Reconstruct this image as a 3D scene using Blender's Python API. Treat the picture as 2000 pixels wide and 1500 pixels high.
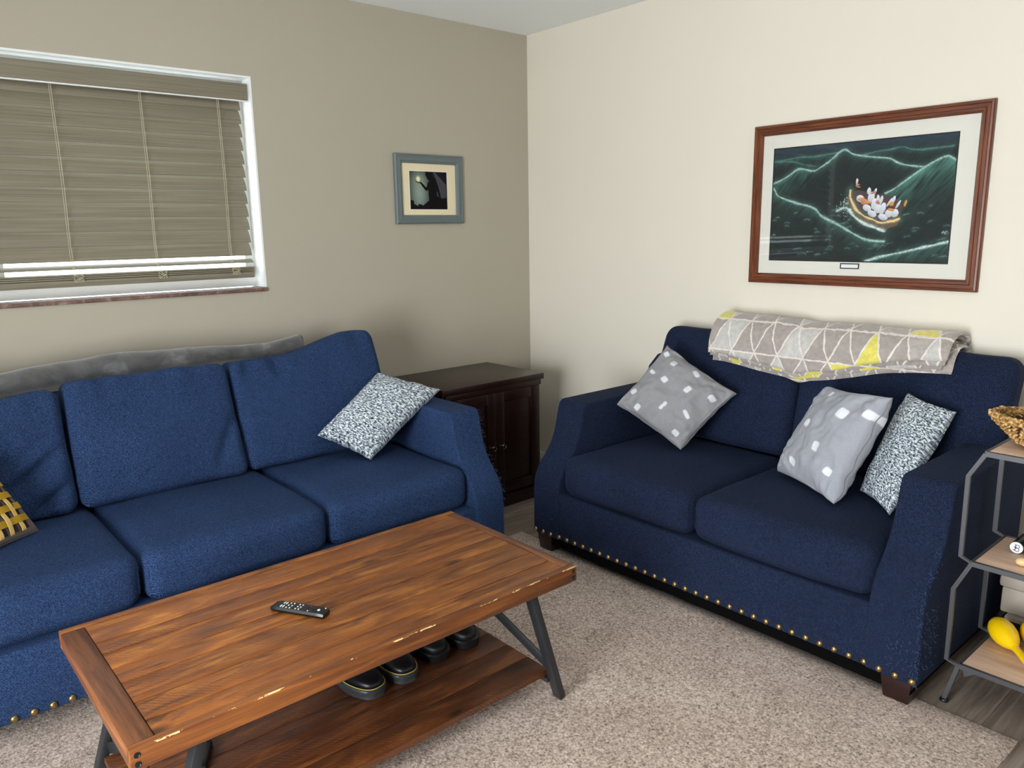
import bpy, bmesh, math, random
import numpy as np
from mathutils import Vector, Matrix, noise

random.seed(7)
R = math.radians
scene = bpy.context.scene
for o in list(bpy.data.objects):
    bpy.data.objects.remove(o, do_unlink=True)
COL = scene.collection

# ------------------------------------------------------------------ camera
XW, YW, ZC = 3.05, 3.36, 2.44          # right wall, window wall, ceiling
XL, YB = -1.40, -2.3                   # left wall and wall behind the camera
cam_d = bpy.data.cameras.new('camera')
cam = bpy.data.objects.new('camera', cam_d)
COL.objects.link(cam)
scene.camera = cam
cam_d.sensor_fit = 'HORIZONTAL'
cam_d.sensor_width = 36.0
cam_d.lens = 36.0 * 1505.0 / 2000.0
cam_d.clip_start = 0.05
# columns = world X, Y, Z axes in image axes (x right, y down, z forward)
def unit(px, py):
    v = Vector((px - 1000.0, py - 750.0, 1505.0))
    return np.array(v.normalized())
M = np.stack([unit(2787, 428), unit(-344, 462), -unit(1160, 8190)], 1)
U_, S_, Vt_ = np.linalg.svd(M)
Rw = U_ @ Vt_
cr, cd, cf = Rw[0], Rw[1], Rw[2]       # camera right / down / forward in world axes
cam.matrix_world = Matrix(((cr[0], -cd[0], -cf[0], 0.0),
                           (cr[1], -cd[1], -cf[1], 0.0),
                           (cr[2], -cd[2], -cf[2], 1.40),
                           (0, 0, 0, 1)))

# ------------------------------------------------------------------ world, daylight, exposure
world = bpy.data.worlds.new('overcast_sky')
scene.world = world
world.use_nodes = True
bg = world.node_tree.nodes['Background']
bg.inputs[0].default_value = (0.86, 0.95, 1.0, 1)
bg.inputs[1].default_value = 5.0

def area(name, loc, rot, sx, sy, power, color):
    l = bpy.data.lights.new(name, 'AREA')
    l.shape = 'RECTANGLE'; l.size = sx; l.size_y = sy
    l.energy = power; l.color = color
    o = bpy.data.objects.new(name, l)
    COL.objects.link(o); o.location = loc; o.rotation_euler = rot
    return o
# daylight coming in through the glazed door of the left wall
area('daylight_window_left', (XL - 0.20, 0.72, 0.92), (0, R(-90), 0), 1.70, 1.15, 190, (0.92, 0.97, 1.0))

vs = scene.view_settings
vs.view_transform = 'Standard'
vs.look = 'None'
vs.gamma = 1.0
vs.use_curve_mapping = False
vs.exposure = -0.08

# ------------------------------------------------------------------ helpers: objects
def tag(o, label=None, cat=None, group=None, kind=None):
    if label: o['label'] = label
    if cat: o['category'] = cat
    if group: o['group'] = group
    if kind: o['kind'] = kind
    return o

def thing(name, label, cat, loc=(0, 0, 0), rotz=0.0, group=None):
    o = bpy.data.objects.new(name, None)
    o.empty_display_size = 0.05
    COL.objects.link(o)
    o.location = loc; o.rotation_euler = (0, 0, rotz)
    return tag(o, label, cat, group)

def root_of(o):
    while o.parent: o = o.parent
    return o

def link(name, me, m, parent=None, loc=None):
    o = bpy.data.objects.new(name, me)
    COL.objects.link(o)
    if m is not None and len(me.materials) == 0:
        me.materials.append(m)
    if parent is not None: o.parent = parent
    if loc is not None: o.location = loc
    return o

class MB:
    """collects geometry in the frame given by `off` (subtracted on build)"""
    def __init__(s): s.v = []; s.f = []; s.uv = None; s.col = None
    def add(s, vs_, fs_):
        b = len(s.v); s.v += [tuple(p) for p in vs_]; s.f += [tuple(i + b for i in f) for f in fs_]
        return s
    def box(s, lo, hi):
        x0, y0, z0 = lo; x1, y1, z1 = hi
        return s.add([(x0,y0,z0),(x1,y0,z0),(x1,y1,z0),(x0,y1,z0),(x0,y0,z1),(x1,y0,z1),(x1,y1,z1),(x0,y1,z1)],
                     [(0,3,2,1),(4,5,6,7),(0,1,5,4),(1,2,6,5),(2,3,7,6),(3,0,4,7)])
    def tube(s, pts, r, n=8, closed=False, up=(0,0,1), cap=True, ph=0.0):
        pts = [Vector(p) for p in pts]; k = len(pts)
        rr = r if isinstance(r, (list, tuple)) else [r] * k
        ring = []; prev = None
        for i, p in enumerate(pts):
            if closed: t = pts[(i+1) % k] - pts[i-1]
            else: t = pts[min(i+1, k-1)] - pts[max(i-1, 0)]
            t.normalize()
            if prev is None:
                a = Vector(up)
                if abs(a.dot(t)) > 0.95: a = Vector((1, 0, 0))
                nrm = (a - t * a.dot(t)).normalized()
            else:
                nrm = (prev - t * prev.dot(t))
                nrm = nrm.normalized() if nrm.length > 1e-6 else prev
            prev = nrm; bn = t.cross(nrm)
            ring.append([p + (nrm * math.cos(2*math.pi*j/n + ph) + bn * math.sin(2*math.pi*j/n + ph)) * rr[i] for j in range(n)])
        vs_ = [q for rg in ring for q in rg]; fs_ = []
        m = k if closed else k - 1
        for i in range(m):
            a = i * n; b = ((i+1) % k) * n
            for j in range(n):
                fs_.append((a + j, a + (j+1) % n, b + (j+1) % n, b + j))
        if cap and not closed:
            fs_.append(tuple(reversed(range(n)))); fs_.append(tuple((k-1)*n + j for j in range(n)))
        return s.add(vs_, fs_)
    def bar(s, a, b, w, h, up=(0,0,1)):
        a = Vector(a); b = Vector(b); t = (b - a).normalized(); u = Vector(up)
        if abs(u.dot(t)) > 0.98: u = Vector((1, 0, 0))
        side = t.cross(u).normalized(); u2 = side.cross(t).normalized()
        q = []
        for p in (a, b):
            for (i, j) in ((-1,-1),(1,-1),(1,1),(-1,1)):
                q.append(p + side * (i*w/2) + u2 * (j*h/2))
        return s.add(q, [(0,3,2,1),(4,5,6,7),(0,1,5,4),(1,2,6,5),(2,3,7,6),(3,0,4,7)])
    def lathe(s, prof, n=24, o=(0,0,0), axis=(0,0,1)):
        ax = Vector(axis).normalized(); a = Vector((1,0,0)) if abs(ax.x) < .9 else Vector((0,1,0))
        e1 = (a - ax*a.dot(ax)).normalized(); e2 = ax.cross(e1); o = Vector(o)
        vs_ = []; fs_ = []
        for (r, h) in prof:
            for j in range(n):
                t = 2*math.pi*j/n
                vs_.append(o + ax*h + (e1*math.cos(t) + e2*math.sin(t))*max(r, 1e-5))
        for i in range(len(prof)-1):
            for j in range(n):
                fs_.append((i*n+j, i*n+(j+1) % n, (i+1)*n+(j+1) % n, (i+1)*n+j))
        fs_.append(tuple(reversed(range(n)))); fs_.append(tuple((len(prof)-1)*n+j for j in range(n)))
        return s.add(vs_, fs_)
    def prism(s, poly, a, b, fn):
        """poly list of 2D pts, extruded between a and b; fn(p, t) -> 3D"""
        n = len(poly)
        vs_ = [fn(p, a) for p in poly] + [fn(p, b) for p in poly]
        fs_ = [tuple(range(n)), tuple(reversed(range(n, 2*n)))]
        for i in range(n):
            j = (i+1) % n
            fs_.append((i, i+n, j+n, j))
        return s.add(vs_, fs_)
    def mesh(s, name, off=(0,0,0), smooth=None, bevel=0.0, seg=2, merge=False, fixn=True):
        me = bpy.data.meshes.new(name)
        ox, oy, oz = off
        me.from_pydata([(x-ox, y-oy, z-oz) for x, y, z in s.v], [], s.f)
        if merge or bevel > 0 or fixn:
            bm = bmesh.new(); bm.from_mesh(me)
            if merge: bmesh.ops.remove_doubles(bm, verts=bm.verts, dist=1e-5)
            if fixn: bmesh.ops.recalc_face_normals(bm, faces=bm.faces)
            if bevel > 0:
                es = [e for e in bm.edges if len(e.link_faces) == 2 and e.calc_face_angle(0) > 0.5]
                bmesh.ops.bevel(bm, geom=es, offset=bevel, segments=seg, profile=0.5, affect='EDGES', clamp_overlap=True)
            bm.to_mesh(me); bm.free()
        me.update()
        if smooth is not None or bevel > 0:
            me.shade_smooth()
            me.set_sharp_from_angle(angle=R(smooth if smooth is not None else 40))
        return me
    def build(s, name, m, parent=None, smooth=None, bevel=0.0, seg=2, merge=False, local=False, fixn=True):
        off = (0, 0, 0)
        if parent is not None and not local: off = tuple(root_of(parent).location)
        return link(name, s.mesh(name, off, smooth, bevel, seg, merge, fixn), m, parent)

def boxpart(name, lo, hi, m, parent=None, bevel=0.002, local=False, seg=2):
    return MB().box(lo, hi).build(name, m, parent, bevel=bevel, local=local, seg=seg)

def cushion_mesh(name, half, r, n=22, bulge=(0,0,0), deform=None, wr=0.0, wfreq=9.0, seed=0.0):
    """soft box: rounded edges, crowned faces, wrinkles; deform(a,b,c,p) maps normalized + local -> local"""
    hx, hy, hz = half
    mb = MB()
    ts = [math.sin(math.pi/2*(2*i/n - 1)) for i in range(n+1)]
    def face(fn):
        vs_ = [fn(u, v) for u in ts for v in ts]; fs_ = []
        for i in range(n):
            for j in range(n):
                a = i*(n+1)+j; fs_.append((a, a+n+1, a+n+2, a+1))
        mb.add(vs_, fs_)
    for s_ in (-1, 1):
        face(lambda u, v: (s_, u, v)); face(lambda u, v: (u, s_, v)); face(lambda u, v: (u, v, s_))
    out = []
    for (a, b, c) in mb.v:
        p = Vector((a*hx, b*hy, c*hz))
        q = Vector((max(-hx+r, min(hx-r, p.x)), max(-hy+r, min(hy-r, p.y)), max(-hz+r, min(hz-r, p.z))))
        d = p - q
        if d.length > 1e-9: p = q + d.normalized() * r
        p.x += bulge[0]*math.copysign(abs(a)**4, a)*(1-b*b)*(1-c*c)
        p.y += bulge[1]*math.copysign(abs(b)**4, b)*(1-a*a)*(1-c*c)
        p.z += bulge[2]*math.copysign(abs(c)**4, c)*(1-a*a)*(1-b*b)
        if wr:
            w = noise.noise(Vector((a*hx, b*hy, c*hz))*wfreq + Vector((seed, seed*1.7, 0)))
            k = Vector((a*hy*hz, b*hx*hz, c*hx*hy)).normalized()
            p += k * wr * w
        if deform: p = Vector(deform(a, b, c, p))
        out.append(tuple(p))
    mb.v = out
    return mb.mesh(name, merge=True, smooth=180)

# ------------------------------------------------------------------ helpers: materials
def lin(r, g, b):
    f = lambda c: (c/255/12.92) if c/255 <= .04045 else ((c/255+.055)/1.055)**2.4
    return (f(r), f(g), f(b), 1)

class NT:
    def __init__(s, name):
        s.m = bpy.data.materials.new(name); s.m.use_nodes = True
        s.t = s.m.node_tree; s.b = s.t.nodes['Principled BSDF']; s.out = s.t.nodes['Material Output']
    def n(s, typ, **kw):
        nd = s.t.nodes.new(typ)
        for k, v in kw.items():
            if k == 'inp':
                for i, val in v.items(): s.set(nd, i, val)
            else: setattr(nd, k, v)
        return nd
    def set(s, nd, i, val):
        if isinstance(val, bpy.types.NodeSocket): s.t.links.new(val, nd.inputs[i])
        else: nd.inputs[i].default_value = val
    def p(s, **kw):
        for k, v in kw.items(): s.set(s.b, k.replace('_', ' '), v)
        return s
    def coord(s, kind='Object', scale=(1,1,1), rot=(0,0,0), loc=(0,0,0)):
        c = s.n('ShaderNodeTexCoord')
        mp = s.n('ShaderNodeMapping', inp={0: c.outputs[kind], 1: loc, 2: rot, 3: scale})
        return mp.outputs[0]
    def noise(s, vec, scale=5, detail=2, rough=.5, dist=0.0):
        return s.n('ShaderNodeTexNoise', inp={0: vec, 2: scale, 3: detail, 4: rough, 8: dist}).outputs[0]
    def ramp(s, fac, stops, interp='LINEAR'):
        nd = s.n('ShaderNodeValToRGB'); s.set(nd, 0, fac); cr_ = nd.color_ramp; cr_.interpolation = interp
        while len(cr_.elements) < len(stops): cr_.elements.new(0.5)
        for e, (p, c) in zip(cr_.elements, stops):
            e.position = p; e.color = c if len(c) == 4 else (*c, 1)
        return nd.outputs[0]
    def mix(s, fac, a, b, mode='MIX'):
        nd = s.n('ShaderNodeMix', data_type='RGBA', blend_type=mode)
        s.set(nd, 0, fac); s.set(nd, 6, a); s.set(nd, 7, b)
        return nd.outputs[2]
    def math(s, op, a, b=0.0, c=0.0):
        nd = s.n('ShaderNodeMath', operation=op); s.set(nd, 0, a); s.set(nd, 1, b)
        if op in ('MULTIPLY_ADD', 'COMPARE', 'SMOOTH_MIN'): s.set(nd, 2, c)
        return nd.outputs[0]
    def bump(s, h, strength=.3, dist=.001):
        nd = s.n('ShaderNodeBump', inp={0: strength, 1: dist, 2: 1.0})
        # height socket index differs between versions: find it by name
        s.t.links.new(h, nd.inputs['Height']); nd.inputs['Strength'].default_value = strength; nd.inputs['Distance'].default_value = dist
        s.t.links.new(nd.outputs[0], s.b.inputs['Normal'])
        return s

def plain(name, col, rough=.5, metal=0.0, **kw):
    t = NT(name); t.p(Base_Color=col, Roughness=rough, Metallic=metal)
    for k, v in kw.items(): t.set(t.b, k.replace('_', ' '), v)
    return t.m

def wall_mat(name, col, bump=.12):
    t = NT(name); c = t.coord()
    n1 = t.noise(c, 1.3, 2); n2 = t.noise(c, 160, 3)
    base = t.mix(n1, tuple(x*.97 for x in col[:3])+(1,), tuple(min(1, x*1.03) for x in col[:3])+(1,))
    t.p(Base_Color=base, Roughness=.75); t.bump(n2, bump, .0008)
    return t.m

def fabric_mat(name, dark, mid, light, scale=420):
    t = NT(name); c = t.coord()
    w1 = t.n('ShaderNodeTexWave', wave_type='BANDS', bands_direction='DIAGONAL', inp={0: c, 1: 125.0, 2: 2.5, 3: 2.0, 4: 2.0}).outputs[1]
    n1 = t.noise(c, scale*.62, 3, .7); n2 = t.noise(t.coord(scale=(1, 1, .35)), 520, 1)
    n3 = t.noise(c, 5, 3)
    mixv = t.math('MULTIPLY_ADD', w1, .28, t.math('MULTIPLY', n1, .55))
    mixv = t.math('ADD', mixv, t.math('MULTIPLY', n2, .2))
    col = t.ramp(mixv, [(.34, dark), (.52, mid), (.70, light)])
    col = t.mix(t.math('MULTIPLY', n3, .35), col, dark)
    lint = t.noise(t.coord(scale=(1, 1, 1)), 65, 4, .75, 1.2)
    col = t.mix(t.ramp(lint, [(.735, (0,0,0)), (.77, (.35,.35,.35))]), col, lin(110, 128, 165))
    t.p(Base_Color=col, Roughness=.92, Sheen_Weight=.05, Sheen_Roughness=.5, Sheen_Tint=lin(120, 150, 205))
    t.set(t.b, 'Specular IOR Level', .15)
    t.bump(mixv, .7, .002)
    return t.m

def wood_mat(name, stops, axis='x', gscale=1.0, rough=.45, smudge=.7, rnd=True, chips=None, bump=.25):
    t = NT(name)
    sc = {'x': (1.6, 26, 26), 'y': (26, 1.6, 26), 'z': (26, 26, 1.6)}[axis]
    sc2 = {'x': (3.2, 13, 13), 'y': (13, 3.2, 13), 'z': (13, 13, 3.2)}[axis]
    tc = t.n('ShaderNodeTexCoord').outputs['Object']
    if rnd:
        oi = t.n('ShaderNodeObjectInfo')
        add = t.n('ShaderNodeVectorMath', operation='MULTIPLY_ADD')
        cmb = t.n('ShaderNodeCombineXYZ', inp={0: oi.outputs['Random'], 1: oi.outputs['Random'], 2: oi.outputs['Random']})
        t.set(add, 0, cmb.outputs[0]); t.set(add, 1, (7.3, 5.1, 3.7)); t.set(add, 2, tc)
        tcr = add.outputs[0]
    else: tcr = tc
    c1 = t.n('ShaderNodeMapping', inp={0: tcr, 3: tuple(x*gscale for x in sc)}).outputs[0]
    c2 = t.n('ShaderNodeMapping', inp={0: tcr, 3: tuple(x*gscale for x in sc2)}).outputs[0]
    g = t.noise(c1, 2.2, 6, .62, .6)
    col = t.ramp(g, stops)
    if smudge:
        s1 = t.noise(c2, .9, 4, .6, 1.6)
        col = t.mix(t.ramp(s1, [(.53, (0,0,0)), (.72, (smudge,)*3)]), col, stops[0][1] if len(stops[0][1]) == 4 else (*stops[0][1], 1))
        saw = t.n('ShaderNodeTexWave', wave_type='BANDS', bands_direction='DIAGONAL', inp={0: tcr, 1: 62.0, 2: 6.0, 3: 2.0, 4: 1.2}).outputs[1]
        sm = t.noise(c2, 1.3, 2)
        col = t.mix(t.math('MULTIPLY', t.ramp(saw, [(.72, (0,0,0)), (.95, (1,1,1))]), t.ramp(sm, [(.5, (0,0,0)), (.65, (.55,.55,.55))])), col, stops[0][1] if len(stops[0][1]) == 4 else (*stops[0][1], 1))
    if rnd:
        col = t.mix(1.0, col, t.ramp(oi.outputs['Random'], [(0, (.74,.74,.74)), (1, (1.0,1.0,1.0))]), 'MULTIPLY')
    t.p(Base_Color=col, Roughness=rough); t.bump(g, bump, .0012)
    return t.m

def vcol_mat(name, rough=.5, fuzz=0.0, bump=0.0):
    t = NT(name); a = t.n('ShaderNodeVertexColor'); a.layer_name = 'paint'
    col = a.outputs[0]
    if fuzz:
        nz = t.noise(t.coord(), 330, 3, .7)
        col = t.mix(1.0, col, t.ramp(nz, [(.3, (1-fuzz,)*3), (.7, (1+fuzz*.35,)*3)]), 'MULTIPLY')
        t.bump(nz, bump, .001)
    t.p(Base_Color=col, Roughness=rough)
    return t.m

def set_vcol(me, cols):
    at = me.color_attributes.new('paint', 'FLOAT_COLOR', 'POINT')
    at.data.foreach_set('color', np.asarray(cols, dtype=np.float32).ravel())

# ------------------------------------------------------------------ materials
M_wall = wall_mat('cream_wall_paint', lin(226, 218, 203))
M_wallA = wall_mat('taupe_wall_paint', lin(178, 170, 153))
M_ceil = wall_mat('ceiling_paint', lin(240, 243, 243), .5)
M_white = plain('white_vinyl', lin(240, 242, 240), .4)
M_navy = fabric_mat('navy_woven_fabric', lin(11, 20, 40), lin(29, 48, 84), lin(74, 102, 149))
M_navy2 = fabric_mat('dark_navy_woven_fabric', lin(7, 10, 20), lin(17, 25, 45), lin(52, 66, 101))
M_thread = plain('loose_blue_thread', lin(58, 80, 116), .9)
def rustic_mat(name, dark, mid, light, pale):
    t = NT(name)
    tc = t.n('ShaderNodeTexCoord').outputs['Object']
    oi = t.n('ShaderNodeObjectInfo').outputs['Random']
    cmb = t.n('ShaderNodeCombineXYZ', inp={0: oi, 1: oi, 2: oi})
    add = t.n('ShaderNodeVectorMath', operation='MULTIPLY_ADD'); t.set(add, 0, cmb.outputs[0]); t.set(add, 1, (7.3, 5.1, 3.7)); t.set(add, 2, tc)
    P = add.outputs[0]
    mp = lambda sc: t.n('ShaderNodeMapping', inp={0: P, 3: sc}).outputs[0]
    blot = t.noise(mp((3.0, 10, 10)), 1.0, 5, .62, 1.4)            # stain taking unevenly
    grain = t.noise(mp((5, 95, 95)), 1.0, 4, .65, .5)              # fine grain
    col = t.ramp(blot, [(.30, mid), (.50, light), (.68, pale)])
    col = t.mix(t.ramp(grain, [(.36, (.75,.75,.75)), (.56, (0,0,0))]), col, mid)
    sm = t.noise(mp((2.6, 15, 15)), 1.0, 4, .6, 2.2)
    col = t.mix(t.ramp(sm, [(.56, (0,0,0)), (.70, (.8,.8,.8))]), col, dark)
    vo = t.n('ShaderNodeTexVoronoi', inp={0: mp((3.6, 8.5, 8.5)), 2: 1.0}).outputs['Distance']   # knots
    col = t.mix(t.ramp(vo, [(.05, (.9,.9,.9)), (.15, (0,0,0))]), col, dark)
    saw = t.n('ShaderNodeTexWave', wave_type='BANDS', bands_direction='DIAGONAL', inp={0: P, 1: 46.0, 2: 5.0, 3: 3.0, 4: 1.5}).outputs[1]
    sz = t.noise(mp((3.2, 9, 9)), 1.0, 2)
    col = t.mix(t.math('MULTIPLY', t.ramp(saw, [(.66, (0,0,0)), (.92, (1,1,1))]), t.ramp(sz, [(.52, (0,0,0)), (.64, (.6,.6,.6))])), col, dark)
    col = t.mix(1.0, col, t.ramp(oi, [(0, (.80,.80,.80)), (1, (1,1,1))]), 'MULTIPLY')
    t.p(Base_Color=col, Roughness=t.ramp(blot, [(.3, (.36,)*3), (.7, (.55,)*3)]))
    t.bump(t.math('ADD', t.math('MULTIPLY', saw, .4), grain), .35, .0012)
    return t.m
M_table = rustic_mat('rustic_stained_pine', lin(56, 30, 14), lin(112, 60, 21), lin(154, 88, 31), lin(194, 124, 52))
M_tableend = wood_mat('rustic_stained_pine_end', [(.22, lin(48, 26, 16)), (.45, lin(104, 60, 32)), (.75, lin(158, 98, 56))], 'y', smudge=.4)
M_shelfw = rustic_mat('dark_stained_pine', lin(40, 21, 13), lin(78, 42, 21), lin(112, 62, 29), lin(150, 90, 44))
M_cab = wood_mat('espresso_wood', [(.3, lin(24, 11, 8)), (.7, lin(46, 22, 16))], 'x', rough=.32, smudge=0, rnd=False, bump=.08)
M_oak = wood_mat('reddish_oak', [(.3, lin(70, 30, 14)), (.5, lin(112, 56, 28)), (.72, lin(140, 78, 42))], 'y', gscale=2.0, rough=.4, smudge=0)
M_oakv = wood_mat('reddish_oak_upright', [(.3, lin(70, 30, 14)), (.5, lin(112, 56, 28)), (.72, lin(140, 78, 42))], 'z', gscale=2.0, rough=.4, smudge=0)
M_plank = wood_mat('grey_vinyl_plank', [(.25, lin(98, 86, 78)), (.5, lin(146, 131, 119)), (.75, lin(184, 170, 158))], 'x', gscale=.9, rough=.42, smudge=.25, bump=.1)
M_subfloor = plain('dark_subfloor', lin(50, 42, 36), .8)
M_foot = plain('espresso_foot', lin(38, 16, 14), .35)
M_brass = plain('antique_brass', lin(176, 146, 96), .32, 1.0)
M_black = plain('black_metal', lin(44, 46, 49), .45, .3)
M_gun = plain('gunmetal_frame', lin(78, 78, 82), .42, .35)
M_plastic = plain('black_plastic', lin(16, 16, 18), .38)
M_button = plain('white_button', lin(225, 230, 230), .5)
M_chrome = plain('chrome', lin(215, 215, 215), .15, 1.0)
M_dark = plain('black_cambric', lin(8, 7, 7), .9, Specular_IOR_Level=.05)
M_cord = plain('beige_cord', lin(196, 186, 160), .8)

def slat_mat():
    t = NT('taupe_slat')
    g = t.noise(t.coord(scale=(1.0, 90, 170)), 2.5, 3, .6)
    t.p(Base_Color=t.ramp(g, [(.3, lin(112, 105, 88)), (.7, lin(146, 138, 119))]), Roughness=.5)
    return t.m
M_slat = slat_mat()

def stone_mat():
    t = NT('brown_marble')
    n = t.noise(t.coord(), 22, 6, .7, 1.0)
    t.p(Base_Color=t.ramp(n, [(.3, lin(82, 58, 50)), (.55, lin(124, 96, 86)), (.75, lin(176, 156, 146))]), Roughness=.35)
    return t.m
M_stone = stone_mat()

def rug_mat():
    t = NT('beige_carpet'); c = t.coord()
    n1 = t.noise(c, 205, 3, .75); n2 = t.noise(c, 4.5, 3, .55, .8); n3 = t.noise(c, 120, 2, .6)
    h = t.math('ADD', t.math('MULTIPLY', n1, .65), t.math('MULTIPLY', n3, .35))
    col = t.ramp(h, [(.36, lin(92, 74, 64)), (.49, lin(190, 169, 155)), (.62, lin(242, 226, 213))])
    col = t.mix(1.0, col, t.ramp(n2, [(.35, (.86,.84,.82)), (.65, (1,1,1))]), 'MULTIPLY')
    t.p(Base_Color=col, Roughness=1.0, Sheen_Weight=.2)
    t.set(t.b, 'Specular IOR Level', .05)
    t.bump(h, .9, .006)
    return t.m
M_rug = rug_mat()

def velvet_mat():
    t = NT('grey_velour'); c = t.coord()
    n1 = t.noise(c, 9, 4, .6, .6); n2 = t.noise(c, 260, 2)
    t.p(Base_Color=t.ramp(n1, [(.36, lin(72, 70, 70)), (.56, lin(96, 94, 94)), (.74, lin(142, 141, 143))]), Roughness=.9, Sheen_Weight=.6)
    t.bump(n2, .2, .001)
    return t.m
M_velvet = velvet_mat()

def speckle_mat():
    t = NT('speckled_boucle')
    c = t.coord('UV', (24, 78, 1))
    n1 = t.noise(c, 1.0, 2, .65, .6); n2 = t.noise(t.coord('UV', (9, 14, 1)), 1.0, 3)
    col = t.ramp(n1, [(.40, lin(38, 48, 66)), (.50, lin(138, 148, 158)), (.58, lin(228, 235, 236))])
    col = t.mix(t.ramp(n2, [(.55, (0,0,0)), (.75, (.5,.5,.5))]), col, lin(96, 110, 135))
    t.p(Base_Color=col, Roughness=.95); t.bump(n1, .8, .003)
    return t.m
M_speckle = speckle_mat()
M_patch = vcol_mat('grey_flannel_with_patches', .95, .16, .35)
M_felt = plain('taupe_felt', lin(116, 104, 98), .95)
M_plum = plain('dark_plum_felt', lin(46, 30, 36), .95)
M_gold = plain('mustard_felt', lin(186, 146, 24), .9)
M_peach = plain('pale_yellow_ribbon', lin(232, 192, 110), .85)
M_glass = None
def glass_mat(name, fac_scale=1.0):
    t = NT(name); nt = t.t; nt.nodes.remove(t.b)
    tr = t.n('ShaderNodeBsdfTransparent'); gl = t.n('ShaderNodeBsdfGlossy', inp={1: .02})
    fr = t.n('ShaderNodeFresnel', inp={0: 1.5})
    gm = t.n('ShaderNodeNewGeometry')      # reflect on the outer faces only
    front = t.math('SUBTRACT', 1.0, gm.outputs['Backfacing'])
    mx = t.n('ShaderNodeMixShader'); t.set(mx, 0, t.math('MULTIPLY', t.math('MULTIPLY', fr.outputs[0], fac_scale), front))
    nt.links.new(tr.outputs[0], mx.inputs[1]); nt.links.new(gl.outputs[0], mx.inputs[2])
    nt.links.new(mx.outputs[0], t.out.inputs[0])
    return t.m
M_glass = glass_mat('window_glass')
M_picglass = glass_mat('picture_glass', 1.0)

# ------------------------------------------------------------------ room shell
def struct(name, mb, m, bevel=0.0):
    o = mb.build(name, m, bevel=bevel); o['kind'] = 'structure'; return o

WX0, WX1, WZ0, WZ1 = -0.55, 1.452, 1.142, 2.055          # window opening in the far wall
T = 0.16
def wall_open(axis, pos, thick, a0, a1, holes):
    """wall with rectangular holes (a0,a1,z0,z1); axis 'y' = plane y=pos running along x"""
    mb = MB(); cuts = sorted(holes); cur = a0
    def b(u0, u1, z0, z1):
        if axis == 'y': mb.box((u0, min(pos, pos+thick), z0), (u1, max(pos, pos+thick), z1))
        else: mb.box((min(pos, pos+thick), u0, z0), (max(pos, pos+thick), u1, z1))
    for (h0, h1, z0, z1) in cuts:
        b(cur, h0, 0, ZC); b(h0, h1, 0, z0); b(h0, h1, z1, ZC); cur = h1
    b(cur, a1, 0, ZC)
    return mb
struct('wall_far', wall_open('y', YW, T, XL - T, XW + T, [(WX0, WX1, WZ0, WZ1)]), M_wallA)
struct('wall_right', MB().box((XW, YB - T, 0), (XW + T, YW, ZC)), M_wall)
struct('wall_left', wall_open('x', XL, -T, YB - T, YW, [(.145, 1.295, .07, 1.77)]), M_wallA)
struct('wall_back', wall_open('y', YB, -T, XL, XW, [(.55, 1.55, .95, 2.05)]), M_wallA)  # opening holds the added fill window, out of view
struct('ceiling', MB().box((XL - T, YB - T, ZC), (XW + T, YW + T, ZC + .1)), M_ceil)
floor = struct('floor', MB().box((XL - T, YB - T, -.06), (XW + T, YW + T, -.0045)), M_subfloor)
PW, PL = 0.182, 1.22
row = 0; y = YB
while y < YW - .01:
    x = XL - random.random() * PL * .9
    while x < XW:
        x0 = max(x, XL); x1 = min(x + PL, XW); y1 = min(y + PW, YW)
        if x1 - x0 > .02:
            MB().box((x0 + .0007, y + .0007, -.0045), (x1 - .0007, y1 - .0007, 0)).build('plank', M_plank, floor)
        x += PL
    y += PW; row += 1
struct('baseboard_right', MB().box((XW - .013, YB, 0), (XW, YW, .085)), M_white, .003)
struct('baseboard_far', MB().box((XL, YW - .013, 0), (XW - .013, YW, .085)), M_white, .003)

def vinyl_window(name, axis, pos, a0, a1, z0, z1, mull):
    """white frame plus panes; pos = plane of the frame centre"""
    r = bpy.data.objects.new(name, None); COL.objects.link(r); r['kind'] = 'structure'
    def b(nm, u0, u1, v0, v1, th, m, bev=.003):
        lo = (u0, pos - th/2, v0) if axis == 'y' else (pos - th/2, u0, v0)
        hi = (u1, pos + th/2, v1) if axis == 'y' else (pos + th/2, u1, v1)
        return boxpart(nm, lo, hi, m, r, bev)
    fw = .05
    b('frame_rail', a0, a1, z0, z0 + fw, .06, M_white); b('frame_rail', a0, a1, z1 - fw, z1, .06, M_white)
    b('frame_stile', a0, a0 + fw, z0 + fw, z1 - fw, .06, M_white); b('frame_stile', a1 - fw, a1, z0 + fw, z1 - fw, .06, M_white)
    xs = [a0 + fw] + mull + [a1 - fw]
    for mx in mull: b('mullion', mx - .025, mx + .025, z0 + fw, z1 - fw, .06, M_white)
    for i in range(len(xs) - 1):
        u0 = xs[i] + (.025 if i > 0 else 0); u1 = xs[i+1] - (.025 if i < len(xs) - 2 else 0)
        b('pane', u0, u1, z0 + fw, z1 - fw, .006, M_glass, 0)
    return r
vinyl_window('window_1', 'y', YW + .125, WX0, WX1, WZ0 + .02, WZ1, [.45])
vinyl_window('window_2', 'x', XL - .10, .145, 1.295, .07, 1.77, [.72])
vinyl_window('fill_window', 'y', YB - .10, .55, 1.55, .95, 2.05, [1.05])  # unseen window, added behind the camera to let in fill light
# white reveal boards round the opening (returns) and the marble sill
tr = MB()
tr.box((WX1 - .008, YW - .001, WZ0 + .018), (WX1, YW + .095, WZ1)).box((WX0, YW - .001, WZ0 + .018), (WX0 + .008, YW + .095, WZ1))
tr.box((WX0 + .008, YW - .001, WZ1 - .008), (WX1 - .008, YW + .095, WZ1))
struct('trim_1', tr, M_white)
struct('trim_2', MB().box((WX0, YW - .012, WZ0), (WX1, YW + .095, WZ0 + .017)), M_stone, .003)

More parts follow.
